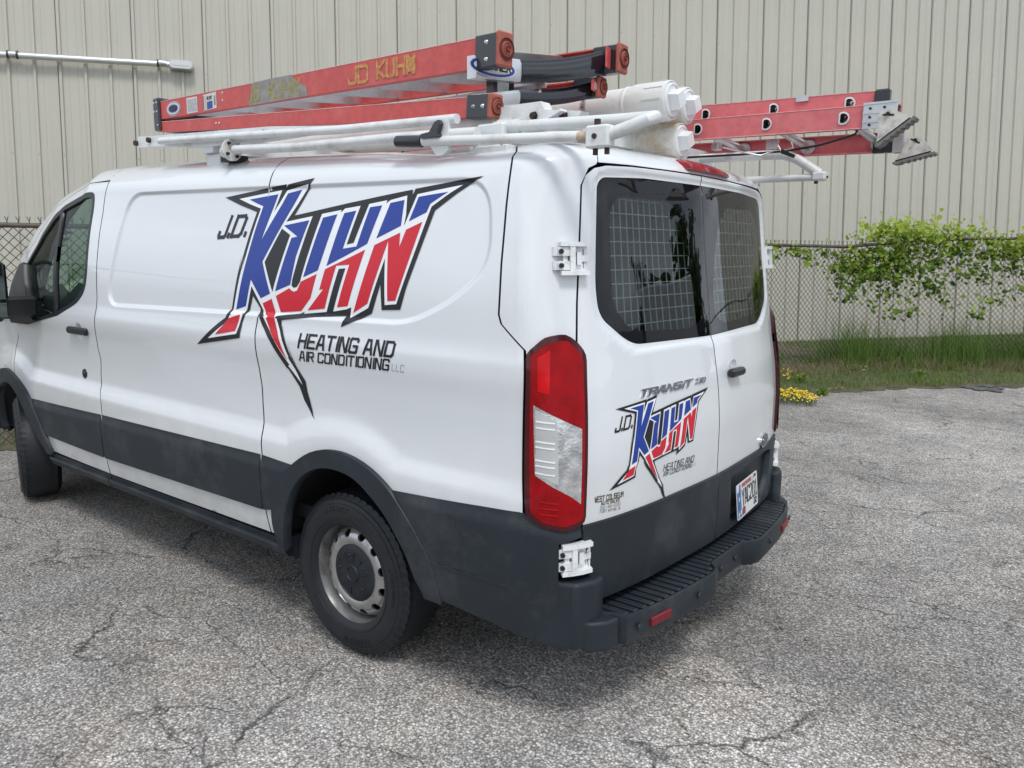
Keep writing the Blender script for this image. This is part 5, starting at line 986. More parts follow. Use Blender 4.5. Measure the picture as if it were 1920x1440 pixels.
t3,A,B,d=carrier(-3.2,-.375,.115,2.112,.064,'lower white pipe carrier with a brown stained end, just above the roof edge',cm=mat('stained_pvc',(.68,.66,.60),.45,coat=.1,var=.08,dirt=(.42,.29,.14),dscale=9,damt=.95))
# ------------------------------------------------------------------ ground
def asphalt():
    m,n,l,b=M_('old_asphalt'); b.inputs['Roughness'].default_value=.85; b.inputs['Specular IOR Level'].default_value=.3
    t=n.new('ShaderNodeTexCoord')
    def vor(s,f='F1',d=None):
        v=n.new('ShaderNodeTexVoronoi'); v.inputs['Scale'].default_value=s; v.feature=f; l.new(d or t.outputs['Object'],v.inputs['Vector']); return v
    def noi(s,det=6,r=.6):
        v=n.new('ShaderNodeTexNoise'); v.inputs['Scale'].default_value=s; v.inputs['Detail'].default_value=det; v.inputs['Roughness'].default_value=r; l.new(t.outputs['Object'],v.inputs['Vector']); return v
    def mth(op,a,b_=None,cl=False):
        k=n.new('ShaderNodeMath'); k.operation=op; k.use_clamp=cl
        for i,x in enumerate((a,b_)):
            if x is None: continue
            if isinstance(x,(int,float)): k.inputs[i].default_value=x
            else: l.new(x,k.inputs[i])
        return k.outputs[0]
    def mr(x,a,b_,c,d):
        k=n.new('ShaderNodeMapRange'); k.inputs[1].default_value=a;k.inputs[2].default_value=b_;k.inputs[3].default_value=c;k.inputs[4].default_value=d; l.new(x,k.inputs[0]); return k.outputs[0]
    # distorted coordinates for irregular stones
    nd=noi(60,2); av=n.new('ShaderNodeVectorMath'); av.operation='MULTIPLY_ADD'; av.inputs[1].default_value=(.012,.012,.012); l.new(nd.outputs['Color'],av.inputs[0]); l.new(t.outputs['Object'],av.inputs[2])
    v1=vor(105,'F1',av.outputs[0]); v2=vor(230,'F1',av.outputs[0]); v3=vor(48,'F1',av.outputs[0])
    sep=n.new('ShaderNodeSeparateColor'); l.new(v1.outputs['Color'],sep.inputs[0]); sep2=n.new('ShaderNodeSeparateColor'); l.new(v2.outputs['Color'],sep2.inputs[0]); sep3=n.new('ShaderNodeSeparateColor'); l.new(v3.outputs['Color'],sep3.inputs[0])
    stone=mr(sep.outputs[0],.0,1,.17,.60); fine=mr(sep2.outputs[1],0,1,.17,.48); isst=mr(sep.outputs[1],.30,.36,0,1); hole=mr(v1.outputs['Distance'],.0,.011*95*.55,1,.0)
    base=n.new('ShaderNodeMix'); l.new(isst,base.inputs['Factor']); l.new(fine,base.inputs['A']); l.new(stone,base.inputs['B'])
    edge_=mr(v1.outputs['Distance'],.35,.62,1,.45); val=mth('MULTIPLY',base.outputs['Result'],edge_)
    bright=mr(sep3.outputs[0],.90,.93,0,1); bm_=mr(v3.outputs['Distance'],.20,.32,1,0); br=mth('MULTIPLY',bright,bm_); val=mth('ADD',val,mth('MULTIPLY',br,.16))
    big=noi(.9,8,.65); med=noi(5,5,.6); val=mth('MULTIPLY',val,mr(big.outputs['Fac'],.3,.7,.82,1.18)); val=mth('MULTIPLY',val,mr(med.outputs['Fac'],.3,.7,.85,1.15))
    pal=noi(.33,4,.55); val=mth('MULTIPLY',val,mr(pal.outputs['Fac'],.45,.62,.93,1.42))
    # cracks
    nd2=noi(2.2,6,.6); av2=n.new('ShaderNodeVectorMath'); av2.operation='MULTIPLY_ADD'; av2.inputs[1].default_value=(.42,.42,.42); l.new(nd2.outputs['Color'],av2.inputs[0]); l.new(t.outputs['Object'],av2.inputs[2])
    sc_=n.new('ShaderNodeMapping'); sc_.inputs['Rotation'].default_value=(0,0,-.98); sc_.inputs['Scale'].default_value=(.55,1.35,1); l.new(av2.outputs[0],sc_.inputs[0])
    ce=vor(.85,'DISTANCE_TO_EDGE',sc_.outputs[0]); crk=mr(ce.outputs['Distance'],.0015,.008,1,0); cm=noi(1.1,3); crk=mth('MULTIPLY',crk,mr(cm.outputs['Fac'],.45,.58,0,.72)); ce2=vor(2.1,'DISTANCE_TO_EDGE',sc_.outputs[0]); crk2=mr(ce2.outputs['Distance'],.003,.014,1,0); cm2=noi(1.9,4); crk2=mth('MULTIPLY',crk2,mr(cm2.outputs['Fac'],.46,.58,0,.6)); crk=mth('MAXIMUM',crk,crk2); val=mth('MULTIPLY',val,mth('SUBTRACT',1,crk))
    col=n.new('ShaderNodeCombineColor'); tint=noi(1.7,4); 
    l.new(mth('MULTIPLY',val,mr(tint.outputs['Fac'],.4,.75,1.05,1.13)),col.inputs[0]); l.new(mth('MULTIPLY',val,mr(tint.outputs['Fac'],.4,.75,1.0,1.02)),col.inputs[1]); l.new(mth('MULTIPLY',val,mr(tint.outputs['Fac'],.4,.75,.95,.91)),col.inputs[2]); l.new(col.outputs[0],b.inputs['Base Color'])
    h=mth('ADD',mth('MULTIPLY',mr(v1.outputs['Distance'],0,.8,1,0),1.0),mth('MULTIPLY',mr(v2.outputs['Distance'],0,.8,1,0),.5)); h=mth('SUBTRACT',h,mth('MULTIPLY',crk,1.6)); h=mth('ADD',h,mth('MULTIPLY',br,1.2))
    bp=n.new('ShaderNodeBump'); bp.inputs['Strength'].default_value=1; bp.inputs['Distance'].default_value=.0026; l.new(h,bp.inputs['Height']); l.new(bp.outputs[0],b.inputs['Normal'])
    return m
# world axes of the building wall: E_ along, U_ up, N_ towards the camera (all a little tilted, the lot slopes)
U_=np.array([-.05105,.05277,.99730]); E_=np.array([.55947,.82871,-.01539]); E_/=np.linalg.norm(E_); N_=np.cross(E_,U_); N_/=np.linalg.norm(N_); U_=np.cross(N_,E_); P0=np.array([-10.937,1.554,4.8485])
if U_[2]<0: U_=-U_
if (CAM-P0)@N_<0: N_=-N_
WP=lambda s,t,o=0:P0+E_*s+U_*t+N_*o
P_,F_=cdt([(-600,-600),(600,-600),(600,600),(-600,600)],[],40.); 
asp=mesh('asphalt_lot',[(x,y,0) for x,y in P_],F_,asphalt(),None,False); tag(asp,'coarse grey asphalt car park with cracks and worn patches','ground',kind='structure')
VE=[(-14,-16.5),(-8.5,-6.2),(-6.35,-1.5),(-5.6,.6),(-4.4,2.75),(-3.4,4.2),(-2.55,5.5),(-2.0,6.1),(-1.72,6.55),(-1.35,7.15),(-.95,7.7),(-.35,8.35),(.1,8.75),(.9,9.5),(2.2,10.9),(6,15),(20,30),(60,72)]
_n=np.array([np.interp(i,range(len(VE)),[v[0] for v in VE]) for i in np.linspace(0,len(VE)-1,170)]); _m=np.array([np.interp(i,range(len(VE)),[v[1] for v in VE]) for i in np.linspace(0,len(VE)-1,170)])
VE2=[(a+rng.normal(0,.045),b+rng.normal(0,.045)) for a,b in zip(_n,_m)]
SOIL=mat('verge_soil',(.085,.075,.045),.95,var=.4,vscale=5,dirt=(.16,.125,.07),dscale=9,damt=.9,bump=1,bscale=60)
vp=VE2+[(-60,72),(-60,-16.5)]
P_,F_=cdt(vp,[],.5); keep=P_
zv=.006+.05*(1-np.exp(-np.maximum(0,-sdpoly(P_[:,0],P_[:,1],vp))/.8)); vg=mesh('grass_verge_soil',np.c_[P_,zv],F_,SOIL,None,True); tag(vg,'strip of bare soil and dry thatch between the asphalt and the fence','soil',kind='structure')
# ------------------------------------------------------------------ building
LAPM=mat('painted_lap_shadow',(.16,.15,.13),.8)  # dark colour that stands in for shade at the panel laps
bld=empty('metal_building',(-3.94,11.31,0)); tag(bld,'long beige building clad in vertical ribbed metal siding beyond the fence','building')
pr=[]
def prof():
    o=[]; x=0
    for k in range(3):
        c=.3048*k+.1524
        o+=[(c-.026,0),(c-.016,.032),(c+.016,.032),(c+.026,0)]
        for q in(.075,.20): 
            xx=c+.03+q*.88 ; o+=[(xx-.009,0),(xx-.003,.004),(xx+.003,.004),(xx+.009,0)]
    return [(0,0)]+[p for p in o if p[0]<.9144]+[(.9144,0)]
pf=prof(); zs=[-5.3,-2.6,0,3.6]
pv=[];pF=[]
for (x,d) in pf:
    for z in zs: pv.append((x,z,d))
for i in range(len(pf)-1):
    for j in range(3): pF.append((i*4+j,(i+1)*4+j,(i+1)*4+j+1,i*4+j+1))
pme=None
for k in range(-6,42):
    s0=.9144*k-.1524-.0+.04-.3048*1
    if pme is None:
        me=bpy.data.meshes.new('wall_panel'); me.from_pydata([tuple(E_*x+U_*z+N_*d) for x,z,d in pv],[],pF); me.materials.append(SIDING); me.update(); pme=me
    o=bpy.data.objects.new('wall_panel',pme); link(o,bld); o.location=Vector(P0+E_*(s0+.0012*(k%2))+N_*(-.0+.0025*(k%2)))
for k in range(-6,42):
    g=MB(); c=WP(.3048*(3*k+2)+.04-.0305,-.85,.004); g.obox(c,E_,U_,N_,.0035,4.4,.006); g.build('lap_shadow_strip',LAPM,bld)  # thin dark strips painting the shadow line of each panel lap
g=MB(); c=WP(14,-.8,-6.0); g.obox(c,E_,U_,N_,19.9,4.4,5.9); g.build('building_core',SIDING,bld)
g=MB()
for r_ in np.arange(-4.4,3.2,1.22):
    for k in range(-6,120):
        s=.3048*k+.04; c=WP(s+.0,r_+.0,.03); g.lathe([(0,.006),(.006,.006),(.009,0)],c,N_,5)
sc_=g.build('wall_screws',mat('screw_head',(.20,.20,.18),.5),bld); sc_['kind']='stuff'
# conduit on the wall
cd=empty('wall_conduit',WP(-.3,-.75,.1)); tag(cd,'grey metal conduit pipe running along the building wall at upper left','pipe')
def wallhit(px,py,o=.0):
    d=_f+_r2*(px-960)/1486-_u2*(py-720)/1486; t=((P0+N_*o-CAM)@N_)/(d@N_); return CAM+d*t
g=MB(); A=wallhit(-400,78,.11);B=wallhit(318,121,.11); g.tube([A,B],.040,20); g.build('conduit_tube',mat('conduit_aluminium',(.62,.63,.62),.35,metal=.5,var=.05),cd)
for px,py in((24,102.5),(303,119)):
    c=wallhit(px,py,.11); d=(B-A)/np.linalg.norm(B-A); g=MB()
    for q in((-.055,.055) if px<100 else(-.045,)): g.tube([c+d*(q-.012),c+d*(q+.012)],.052,20,1)
    g.tube([c-d*.045,c+d*.06],.046,20,0); g.build('pipe_coupling',[GALV,mat('dark_ring',(.03,.045,.06),.4)],cd)
c0=wallhit(317,120,.12);c1=wallhit(362,124,.12); d=(c1-c0);l_=np.linalg.norm(d);d/=l_; up=np.cross(N_,d); g=MB()
st=[(l_/2+(l_/2-.055)*math.copysign(1,math.cos(t))+.055*math.cos(t)*1,.062*math.sin(t)) for t in np.linspace(0,2*math.pi,28,endpoint=False)]
g.extr(st,c0-N_*.10,d,up,N_,.12,0); g.extr([(l_/2+(a-l_/2)*.93,b*.88) for a,b in st],c0+N_*.02,d,up,N_,.022,1); g.extr([(l_/2+(a-l_/2)*.72,b*.35) for a,b in st],c0+N_*.042,d,up,N_,.004,1); g.build('junction_box',[GALV,mat('box_cover_grey',(.58,.59,.58),.4,metal=.2)],cd)
# ------------------------------------------------------------------ chain-link fence
F0=np.array([-8.5,-6.0]); F1=np.array([-6.21,-.49]); F2=np.array([-2.69,7.89]); F3=np.array([-2.05,9.10]); F4=np.array([2.9,13.4]); F5=np.array([9,18.7])
FW=mat('rusty_chain_link',(.034,.030,.026),.6,metal=.2,var=.3,vscale=3); FRM=mat('weathered_fence_pipe',(.10,.085,.072),.6,metal=.4,var=.35,vscale=6,dirt=(.13,.06,.03),dscale=10)
fence=empty('chain_link_fence',(F2[0],F2[1],0)); tag(fence,'rusty chain-link fence with a top rail between the car park and the building','fence')
path=[F0,F1,F2,F3,F4,F5]; cum=[0]
for a,b in zip(path[:-1],path[1:]): cum.append(cum[-1]+np.linalg.norm(b-a))
def fp(s): return np.array([np.interp(s,cum,[p[0] for p in path]),np.interp(s,cum,[p[1] for p in path])])
sK=cum[3]
def railz(s): return np.interp(s,[0,cum[1],cum[2],cum[3]-.3,cum[3]+.9,cum[4],cum[5]],[1.84,1.84,1.755,1.735,1.86,1.92,2.0])
HD=.039; nS=int(cum[-1]/HD)
wires=MB(); V=[];Fq=[]
# zig-zag wires as thin 3-sided tubes, built with numpy
def zig(k):
    pts=[]
    s=k*HD; z=0.0; j=0
    return s
rowz=.041; segV=[];segF=[]
def addseg(a,b,r=.0034):
    d=b-a; l=np.linalg.norm(d)
    if l<1e-6: return
    d/=l; x=np.cross(d,[0,0,1.]); nx=np.linalg.norm(x); x=x/nx if nx>1e-3 else np.array([1.,0,0]); y=np.cross(d,x); k=len(segV)
    for p in(a,b):
        for q in range(3): segV.append(p+r*(math.cos(q*2.094)*x+math.sin(q*2.094)*y))
    for q in range(3): segF.append((k+q,k+(q+1)%3,k+3+(q+1)%3,k+3+q))
for k in range(0,nS):
    s=k*HD; p=fp(s); rz=railz(s)
    if s<cum[1]-1.5 : continue
    if s>cum[4]+1.0: continue
    if cum[1]+3.6<s<cum[2]-2.6: continue      # hidden behind the van
    p1=fp(s+HD); dirn=(p1-p)/np.linalg.norm(p1-p); nn=np.array([-dirn[1],dirn[0]])*.003
    nr=int((rz+.04)/rowz)
    # straight diagonal pieces of one diamond column; crossing wires offset front/back
    for j in range(nr):
        z0=.02+j*rowz; z1=z0+rowz
        if (j+k)%2==0: addseg(np.array([p[0]+nn[0],p[1]+nn[1],z0]),np.array([p1[0]+nn[0],p1[1]+nn[1],z1]))
        else: addseg(np.array([p[0]-nn[0],p[1]-nn[1],z1]),np.array([p1[0]-nn[0],p1[1]-nn[1],z0]))
    # twisted barbs over the rail
    zt=.02+nr*rowz
    if (nr-1+k)%2==0:
        q=np.array([p1[0],p1[1],zt]); addseg(q,q+np.array([dirn[0]*.012,dirn[1]*.012,.045])); addseg(q+np.array([0,0,.012]),q+np.array([-dirn[0]*.014,-dirn[1]*.014,.045]))
me=bpy.data.meshes.new('wire_mesh'); me.from_pydata([tuple(v) for v in segV],[],segF); me.materials.append(FW); o=bpy.data.objects.new('wire_mesh',me); link(o,fence); o['kind']='stuff'
g=MB(); ss=np.unique(np.concatenate([np.arange(0,cum[-1],1.0),[cum[3]-.3,cum[3]+.9,cum[2]]])); g.tube([(*fp(s),railz(s)+.012*math.sin(s*2.1)) for s in ss],.021,12); g.build('top_rail',FRM,fence)
for s in (cum[1]-.9,cum[1]+1.6,cum[1]+4.2,cum[1]+6.9,cum[3]+4.1,cum[3]+7.2):
    g=MB(); p=fp(s)+np.array([-.045,.03]); g.cyl((*p,0),(*p,railz(s)+.03),.03,12); g.lathe([(.032,0),(.03,.02),(0,.04)],(*p,railz(s)+.02),(0,0,1),12); g.build('fence_post',FRM,fence)
# ------------------------------------------------------------------ vegetation
def leafmat(name,c,v=.35,tr=.25):
    m,n,l,b=M_(name); b.inputs['Roughness'].default_value=.55; b.inputs['Specular IOR Level'].default_value=.35
    oi=n.new('ShaderNodeAttribute'); oi.attribute_name='tint'; r=n.new('ShaderNodeValToRGB'); e=r.color_ramp.elements; e[0].color=(*c[0],1); e[1].color=(*c[-1],1)
    if len(c)>2: k=e.new(.5); k.color=(*c[1],1)
    l.new(oi.outputs['Fac'],r.inputs[0]); l.new(r.outputs[0],b.inputs['Base Color'])
    t=n.new('ShaderNodeBsdfTranslucent'); l.new(r.outputs[0],t.inputs['Color']); x=n.new('ShaderNodeMixShader'); x.inputs[0].default_value=tr; l.new(b.outputs[0],x.inputs[1]); l.new(t.outputs[0],x.inputs[2]); l.new(x.outputs[0],n['Material Output'].inputs['Surface']); return m
def bulk(name,V,F,tint,m,parent=None):
    V=np.asarray(V,np.float32).reshape(-1,3); F=np.asarray(F,np.int32); me=bpy.data.meshes.new(name); me.vertices.add(len(V)); me.vertices.foreach_set('co',V.ravel()); nf,k=F.shape; me.loops.add(nf*k); me.loops.foreach_set('vertex_index',F.ravel()); me.polygons.add(nf); me.polygons.foreach_set('loop_start',np.arange(nf,dtype=np.int32)*k); me.polygons.foreach_set('loop_total',np.full(nf,k,np.int32)); me.update(calc_edges=True)
    a=me.attributes.new('tint','FLOAT','FACE'); a.data.foreach_set('value',np.asarray(tint,np.float32)); me.materials.append(m); return link(bpy.data.objects.new(name,me),parent)
def blades(pos,h,w,lean,tint):
    n=len(pos); th=rng.uniform(0,2*np.pi,n); dx=np.stack([np.cos(th),np.sin(th),0*th],1); ph=rng.uniform(0,2*np.pi,n); ln=np.stack([np.cos(ph),np.sin(ph),0*ph],1)*lean[:,None]; up=np.array([0,0,1.])
    h=h[:,None];w=w[:,None]; V=np.stack([pos-dx*w,pos+dx*w,pos+dx*w*.8+up*h*.5+ln*h*.3,pos-dx*w*.8+up*h*.5+ln*h*.3,pos+up*h*(1-.3*np.minimum(1,lean[:,None]))+ln*h],1); k=np.arange(n)[:,None]*5
    F=np.concatenate([k+np.array([[0,1,2]]),k+np.array([[0,2,3]]),k+np.array([[3,2,4]])]); return V.reshape(-1,3),F,np.concatenate([tint]*3)
GR=leafmat('grass_blade',[(.06,.13,.02),(.12,.23,.035),(.26,.29,.08)]); DRY=leafmat('dry_grass',[(.13,.10,.06),(.24,.19,.10),(.34,.27,.17)],tr=.1)
fA=cum[1]-2; fB=cum[4]+2
def strip(n,o0,o1,s0=None,s1=None,clump=0):   # points alongside the fence, offset towards the camera (+) or the wall (-)
    s=rng.uniform(s0 or fA,s1 or fB,n)
    if clump: s=s+0*s; c=rng.uniform(s0 or fA,s1 or fB,clump); s=c[rng.integers(0,clump,n)]+rng.normal(0,.06,n)
    p=np.stack([np.interp(s,cum,[q[0] for q in path]),np.interp(s,cum,[q[1] for q in path])],1); e=1e-2; p2=np.stack([np.interp(s+e,cum,[q[0] for q in path]),np.interp(s+e,cum,[q[1] for q in path])],1); d=(p2-p)/e; nn=np.stack([d[:,1],-d[:,0]],1); o=rng.uniform(o0,o1,n); return p+nn*o[:,None],s,o
def onverge(P): return sdpoly(P[:,0],P[:,1],vp)<-.03
def mkgrass(name,label,cat,specs,m):
    Vs=[];Fs=[];Ts=[];k=0
    for (P,h,w,ln,t) in specs:
        if len(P)==0: continue
        q=np.c_[P,np.full(len(P),.02)]; V,F,T=blades(q,h,w,ln,t); Vs.append(V);Fs.append(F+k);Ts.append(T);k+=len(V)
    o=bulk(name,np.vstack(Vs),np.vstack(Fs),np.concatenate(Ts),m); return tag(o,label,cat,kind='stuff')
sV0=cum[2]-3.5
P1,s1,o1=strip(46000,.0,2.2,sV0,cum[4]+1,900); ok=onverge(P1); P1=P1[ok]; n=len(P1); dens=rng.random(n)<np.clip(1.15-.42*o1[ok],.12,1); P1=P1[dens]; n=len(P1)
P2,_,o2=strip(14000,-.45,.35,cum[2]+1.0,cum[4]+1,170); n2=len(P2)
P3,_,_=strip(24000,-4,-.3,sV0-1,cum[4]+1); n3=len(P3)
P5,_,_=strip(1800,-.2,1.2,fA,cum[1]+1); P5=P5[onverge(P5)]; n5=len(P5)
mkgrass('verge_grass','short green grass tufts on the verge in front of the fence','grass',[(P1,rng.uniform(.03,.12,n),rng.uniform(.0015,.003,n),rng.uniform(.1,.8,n),rng.uniform(0,.75,n)),(P3,rng.uniform(.05,.14,n3),rng.uniform(.003,.006,n3),rng.uniform(.1,.6,n3),rng.uniform(.2,.7,n3)),(P5,rng.uniform(.03,.12,n5),rng.uniform(.002,.003,n5),rng.uniform(.1,.8,n5),rng.uniform(0,.9,n5))],GR)
hh=rng.gamma(3,.10,n2)*(.5+.9*rng.random()) if False else rng.gamma(3,.095,n2)*(.35+1.25*(np.sin(P2[:,0]*4.1+np.sin(P2[:,1]*2.3))*np.sin(P2[:,1]*3.1+1)*.5+.5)**1.3); mkgrass('tall_grass','tall uncut green grass growing through the foot of the fence','grass',[(P2,np.clip(hh*1.35,.10,.85),rng.uniform(.0018,.0035,n2),rng.uniform(.05,.45,n2),rng.uniform(0,.8,n2))],GR)
P4,_,o4=strip(15000,.0,2.3,sV0,cum[4]+1,800); P4=P4[onverge(P4)]; n4=len(P4); P4b,_,_=strip(5000,.1,.7,sV0+1,cum[4]+1,150); n4b=len(P4b)
P4c,_,_=strip(2600,-.3,1.6,fA,cum[1]+1); P4c=P4c[onverge(P4c)]; n4c=len(P4c)
mkgrass('dry_thatch','pale dry grass and thatch matted between the green tufts','dry grass',[(P4,rng.uniform(.02,.09,n4),rng.uniform(.001,.002,n4),rng.uniform(.6,2.0,n4),rng.uniform(0,1,n4)),(P4b,rng.uniform(.1,.3,n4b),rng.uniform(.001,.0022,n4b),rng.uniform(.3,1.2,n4b),rng.uniform(0,.8,n4b)),(P4c,rng.uniform(.03,.1,n4c),rng.uniform(.001,.002,n4c),rng.uniform(.6,2.0,n4c),rng.uniform(0,1,n4c))],DRY)
# climbing vine: leaves over the top rail
vine=empty('climbing_vine',(*fp(cum[3]+1.2),0)); tag(vine,'bright green climbing vine spilling over the top rail of the fence at right','vine')
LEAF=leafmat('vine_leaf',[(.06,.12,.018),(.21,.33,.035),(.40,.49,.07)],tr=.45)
def leaves(C_,size,tint,nbias):
    n=len(C_); nn=rng.normal(0,1,(n,3))*.7+nbias; nn/=np.linalg.norm(nn,axis=1,keepdims=True); a=np.cross(nn,rng.normal(0,1,(n,3))); a/=np.linalg.norm(a,axis=1,keepdims=True); b=np.cross(nn,a); s=size[:,None]
    sh_=[(0,-.5,0),(.42,-.38,.08),(.52,.05,.14),(.26,.20,.04),(0,.62,.0),(-.26,.20,.04),(-.52,.05,.14),(-.42,-.38,.08)]
    V=np.stack([C_+a*s*x+b*s*y+nn*s*z for x,y,z in sh_],1); k=np.arange(n)[:,None]*8; F=np.concatenate([k+np.array([[0,1,2,3]]),k+np.array([[0,3,4,4]])]) if False else None
    F=np.concatenate([k+np.array([q]) for q in((0,1,2),(0,2,3),(0,3,4),(0,4,5),(0,5,6),(0,6,7))]); return V.reshape(-1,3),F,np.concatenate([tint]*6)
spr=[]   # (s, z, spread)
C_=[];tt=[];sz=[]
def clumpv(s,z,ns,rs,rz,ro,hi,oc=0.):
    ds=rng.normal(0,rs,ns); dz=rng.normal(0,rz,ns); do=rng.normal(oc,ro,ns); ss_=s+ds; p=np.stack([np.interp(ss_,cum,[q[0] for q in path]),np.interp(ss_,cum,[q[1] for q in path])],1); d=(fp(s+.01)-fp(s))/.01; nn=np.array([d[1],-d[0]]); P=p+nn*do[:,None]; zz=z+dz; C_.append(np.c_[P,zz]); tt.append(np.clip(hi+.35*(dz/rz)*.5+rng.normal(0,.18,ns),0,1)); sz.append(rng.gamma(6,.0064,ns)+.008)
s0=cum[3]
for k in range(92):
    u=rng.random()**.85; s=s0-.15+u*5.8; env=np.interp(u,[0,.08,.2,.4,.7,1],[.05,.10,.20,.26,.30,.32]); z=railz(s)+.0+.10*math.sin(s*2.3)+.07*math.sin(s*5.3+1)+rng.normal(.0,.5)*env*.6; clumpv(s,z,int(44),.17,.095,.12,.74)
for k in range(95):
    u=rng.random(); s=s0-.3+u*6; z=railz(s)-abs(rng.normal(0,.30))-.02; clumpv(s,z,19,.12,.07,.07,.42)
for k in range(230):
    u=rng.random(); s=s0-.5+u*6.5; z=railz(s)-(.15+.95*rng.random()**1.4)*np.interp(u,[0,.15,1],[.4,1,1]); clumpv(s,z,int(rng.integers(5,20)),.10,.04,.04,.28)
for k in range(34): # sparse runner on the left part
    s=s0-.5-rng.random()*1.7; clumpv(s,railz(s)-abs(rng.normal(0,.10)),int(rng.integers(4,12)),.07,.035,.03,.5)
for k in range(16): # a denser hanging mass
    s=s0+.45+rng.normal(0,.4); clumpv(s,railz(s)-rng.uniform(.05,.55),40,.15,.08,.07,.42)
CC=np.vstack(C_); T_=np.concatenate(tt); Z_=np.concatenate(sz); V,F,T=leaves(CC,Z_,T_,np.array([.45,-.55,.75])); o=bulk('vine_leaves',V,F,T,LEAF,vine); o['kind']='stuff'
g=MB()
for k in range(26):
    s=s0-.9+rng.random()*6.5; z=railz(s)+rng.normal(0,.1); pts=[]
    for j in range(9): pp_=fp(s); pts.append((pp_[0]+rng.normal(0,.02),pp_[1]+rng.normal(0,.02),z)); s+=rng.normal(.03,.09); z-=abs(rng.normal(.06,.07))
    g.tube(pts,.003,5)
g.build('vine_stems',mat('vine_stem',(.11,.075,.04),.8),vine)['kind']='stuff'
# weeds and flowers
def gpt(px,py,z=0):
    d=_f+_r2*(px-960)/1486-_u2*(py-720)/1486; t=(z-CAM[2])/d[2]; return CAM+d*t
YF=mat('yellow_petals',(.78,.55,.012),.5); WF=mat('white_petals',(.75,.74,.68),.5); ST=mat('weed_green',(.06,.12,.025),.7)
def flower_clump(name,c,n,r,h,label,group,hr=.012,m=YF,cat='flowers'):
    t=empty(name,(c[0],c[1],.02)); tag(t,label,cat,group); g=MB(); f=MB()
    for k in range(n):
        a=rng.uniform(0,2*np.pi);q=r*math.sqrt(rng.random()); b=np.array([c[0]+q*math.cos(a),c[1]+q*math.sin(a)*.8,.0]); tp=b+np.array([rng.normal(0,.02),rng.normal(0,.02),h*rng.uniform(.6,1.2)*(1-.4*q/r)]); g.tube([b,tp],.0013,4,cap=False)
        nn=np.array([rng.normal(0,.3),rng.normal(0,.3)-.3,1]); nn/=np.linalg.norm(nn); a1=np.cross(nn,[1,0,0]);a1/=np.linalg.norm(a1);b1=np.cross(nn,a1)
        rr=hr*rng.uniform(.7,1.2); pts=[tp+(a1*math.cos(w)+b1*math.sin(w))*rr*(1 if i%2==0 else .6) for i,w in enumerate(np.linspace(0,2*math.pi,12,endpoint=False))]
        f.add(pts+[tp+nn*rr*.45,tp-nn*rr*.3],[(i,(i+1)%12,12) for i in range(12)]+[((i+1)%12,i,13) for i in range(12)])
    g.build('stems',ST,t)['kind']='stuff'; o=f.build('blossoms',m,t); o['kind']='stuff'
    return t
flower_clump('flower_clump',gpt(1484,755),300,.27,.15,'low clump of yellow flowers at the asphalt edge beside the van','yellow flowers at the verge',.013)
flower_clump('flower_clump',gpt(1462,722),40,.13,.20,'small upright tuft of yellow flowers behind the big clump','yellow flowers at the verge',.011)
flower_clump('flower_clump',gpt(1475,712),9,.07,.16,'sparse yellow flowers touching the tail of the van','yellow flowers at the verge',.010)
flower_clump('flower_clump',gpt(1575,733),5,.05,.08,'pair of tiny yellow flowers right of the big clump','yellow flowers at the verge',.010)
flower_clump('flower_clump',gpt(1523,690),5,.10,.10,'few yellow flowers half way up the grass by the fence','yellow flowers at the verge',.009)
for px,py,lb in((1480,706,'white daisy leaning over beside the yellow flowers'),(1504,707,'white dandelion head right of the leaning daisy'),(1619,700,'single white flower alone in the grass')):
    flower_clump('white_flower',gpt(px,py+4),2 if px!=1619 else 1,.03,.10,lb,'white flowers on the verge',.016,WF,'flower')
# leafy weed rosettes
for px,py,s_ in((1540,742,.08),(1725,712,.14),(1500,722,.13),(1600,700,.12),(1850,690,.12),(1780,700,.10)):
    c=gpt(px,py); n=60; th=rng.uniform(0,2*np.pi,n); q=np.abs(rng.normal(0,s_*.5,n)); P=np.c_[c[0]+q*np.cos(th),c[1]+q*np.sin(th),.02+rng.uniform(0,s_*.8,n)]; V,F,T=leaves(P,rng.uniform(.02,.05,n),rng.uniform(0,.6,n),np.array([.2,-.2,1.])); o=empty('leafy_weed',(c[0],c[1],.02)); bulk('weed_leaves',V,F,T,LEAF,o)['kind']='stuff'
    tag(o,{1540:'small leafy weed at the asphalt edge right of the yellow flowers',1725:'bushy dark weed in the middle of the verge',1500:'leafy weed behind the yellow flower clump',1600:'weed patch in the grass below the fence bend',1850:'rightmost leafy weed on the verge',1780:'leafy weed left of the rightmost one'}[px],'weed','weeds on the verge')
# broken asphalt lumps at the edge
AC=mat('broken_asphalt',(.10,.10,.10),.9,var=.4,vscale=40,bump=1,bscale=80)
for i,(px,py,sx) in enumerate(((1815,728,.10),(1838,731,.12),(1862,733,.14),(1850,726,.08),(1875,730,.07))):
    c=gpt(px,py); bm=bmesh.new(); bmesh.ops.create_icosphere(bm,subdivisions=2,radius=1)
    for v in bm.verts: v.co*=1+rng.normal(0,.10)
    me=bpy.data.meshes.new('asphalt_lump'); bm.to_mesh(me); bm.free(); me.materials.append(AC); o=bpy.data.objects.new('asphalt_lump',me); o.location=c+np.array([0,0,.012]); o.scale=(sx,sx*.6,.022); o.rotation_euler=(0,0,i*1.1); link(o)
    tag(o,['leftmost flat lump of broken asphalt at the verge edge','second lump of broken asphalt from the left','largest dark lump of broken asphalt','lump of broken asphalt behind the others','rightmost small lump of broken asphalt'][i],'debris','broken asphalt at the verge edge')
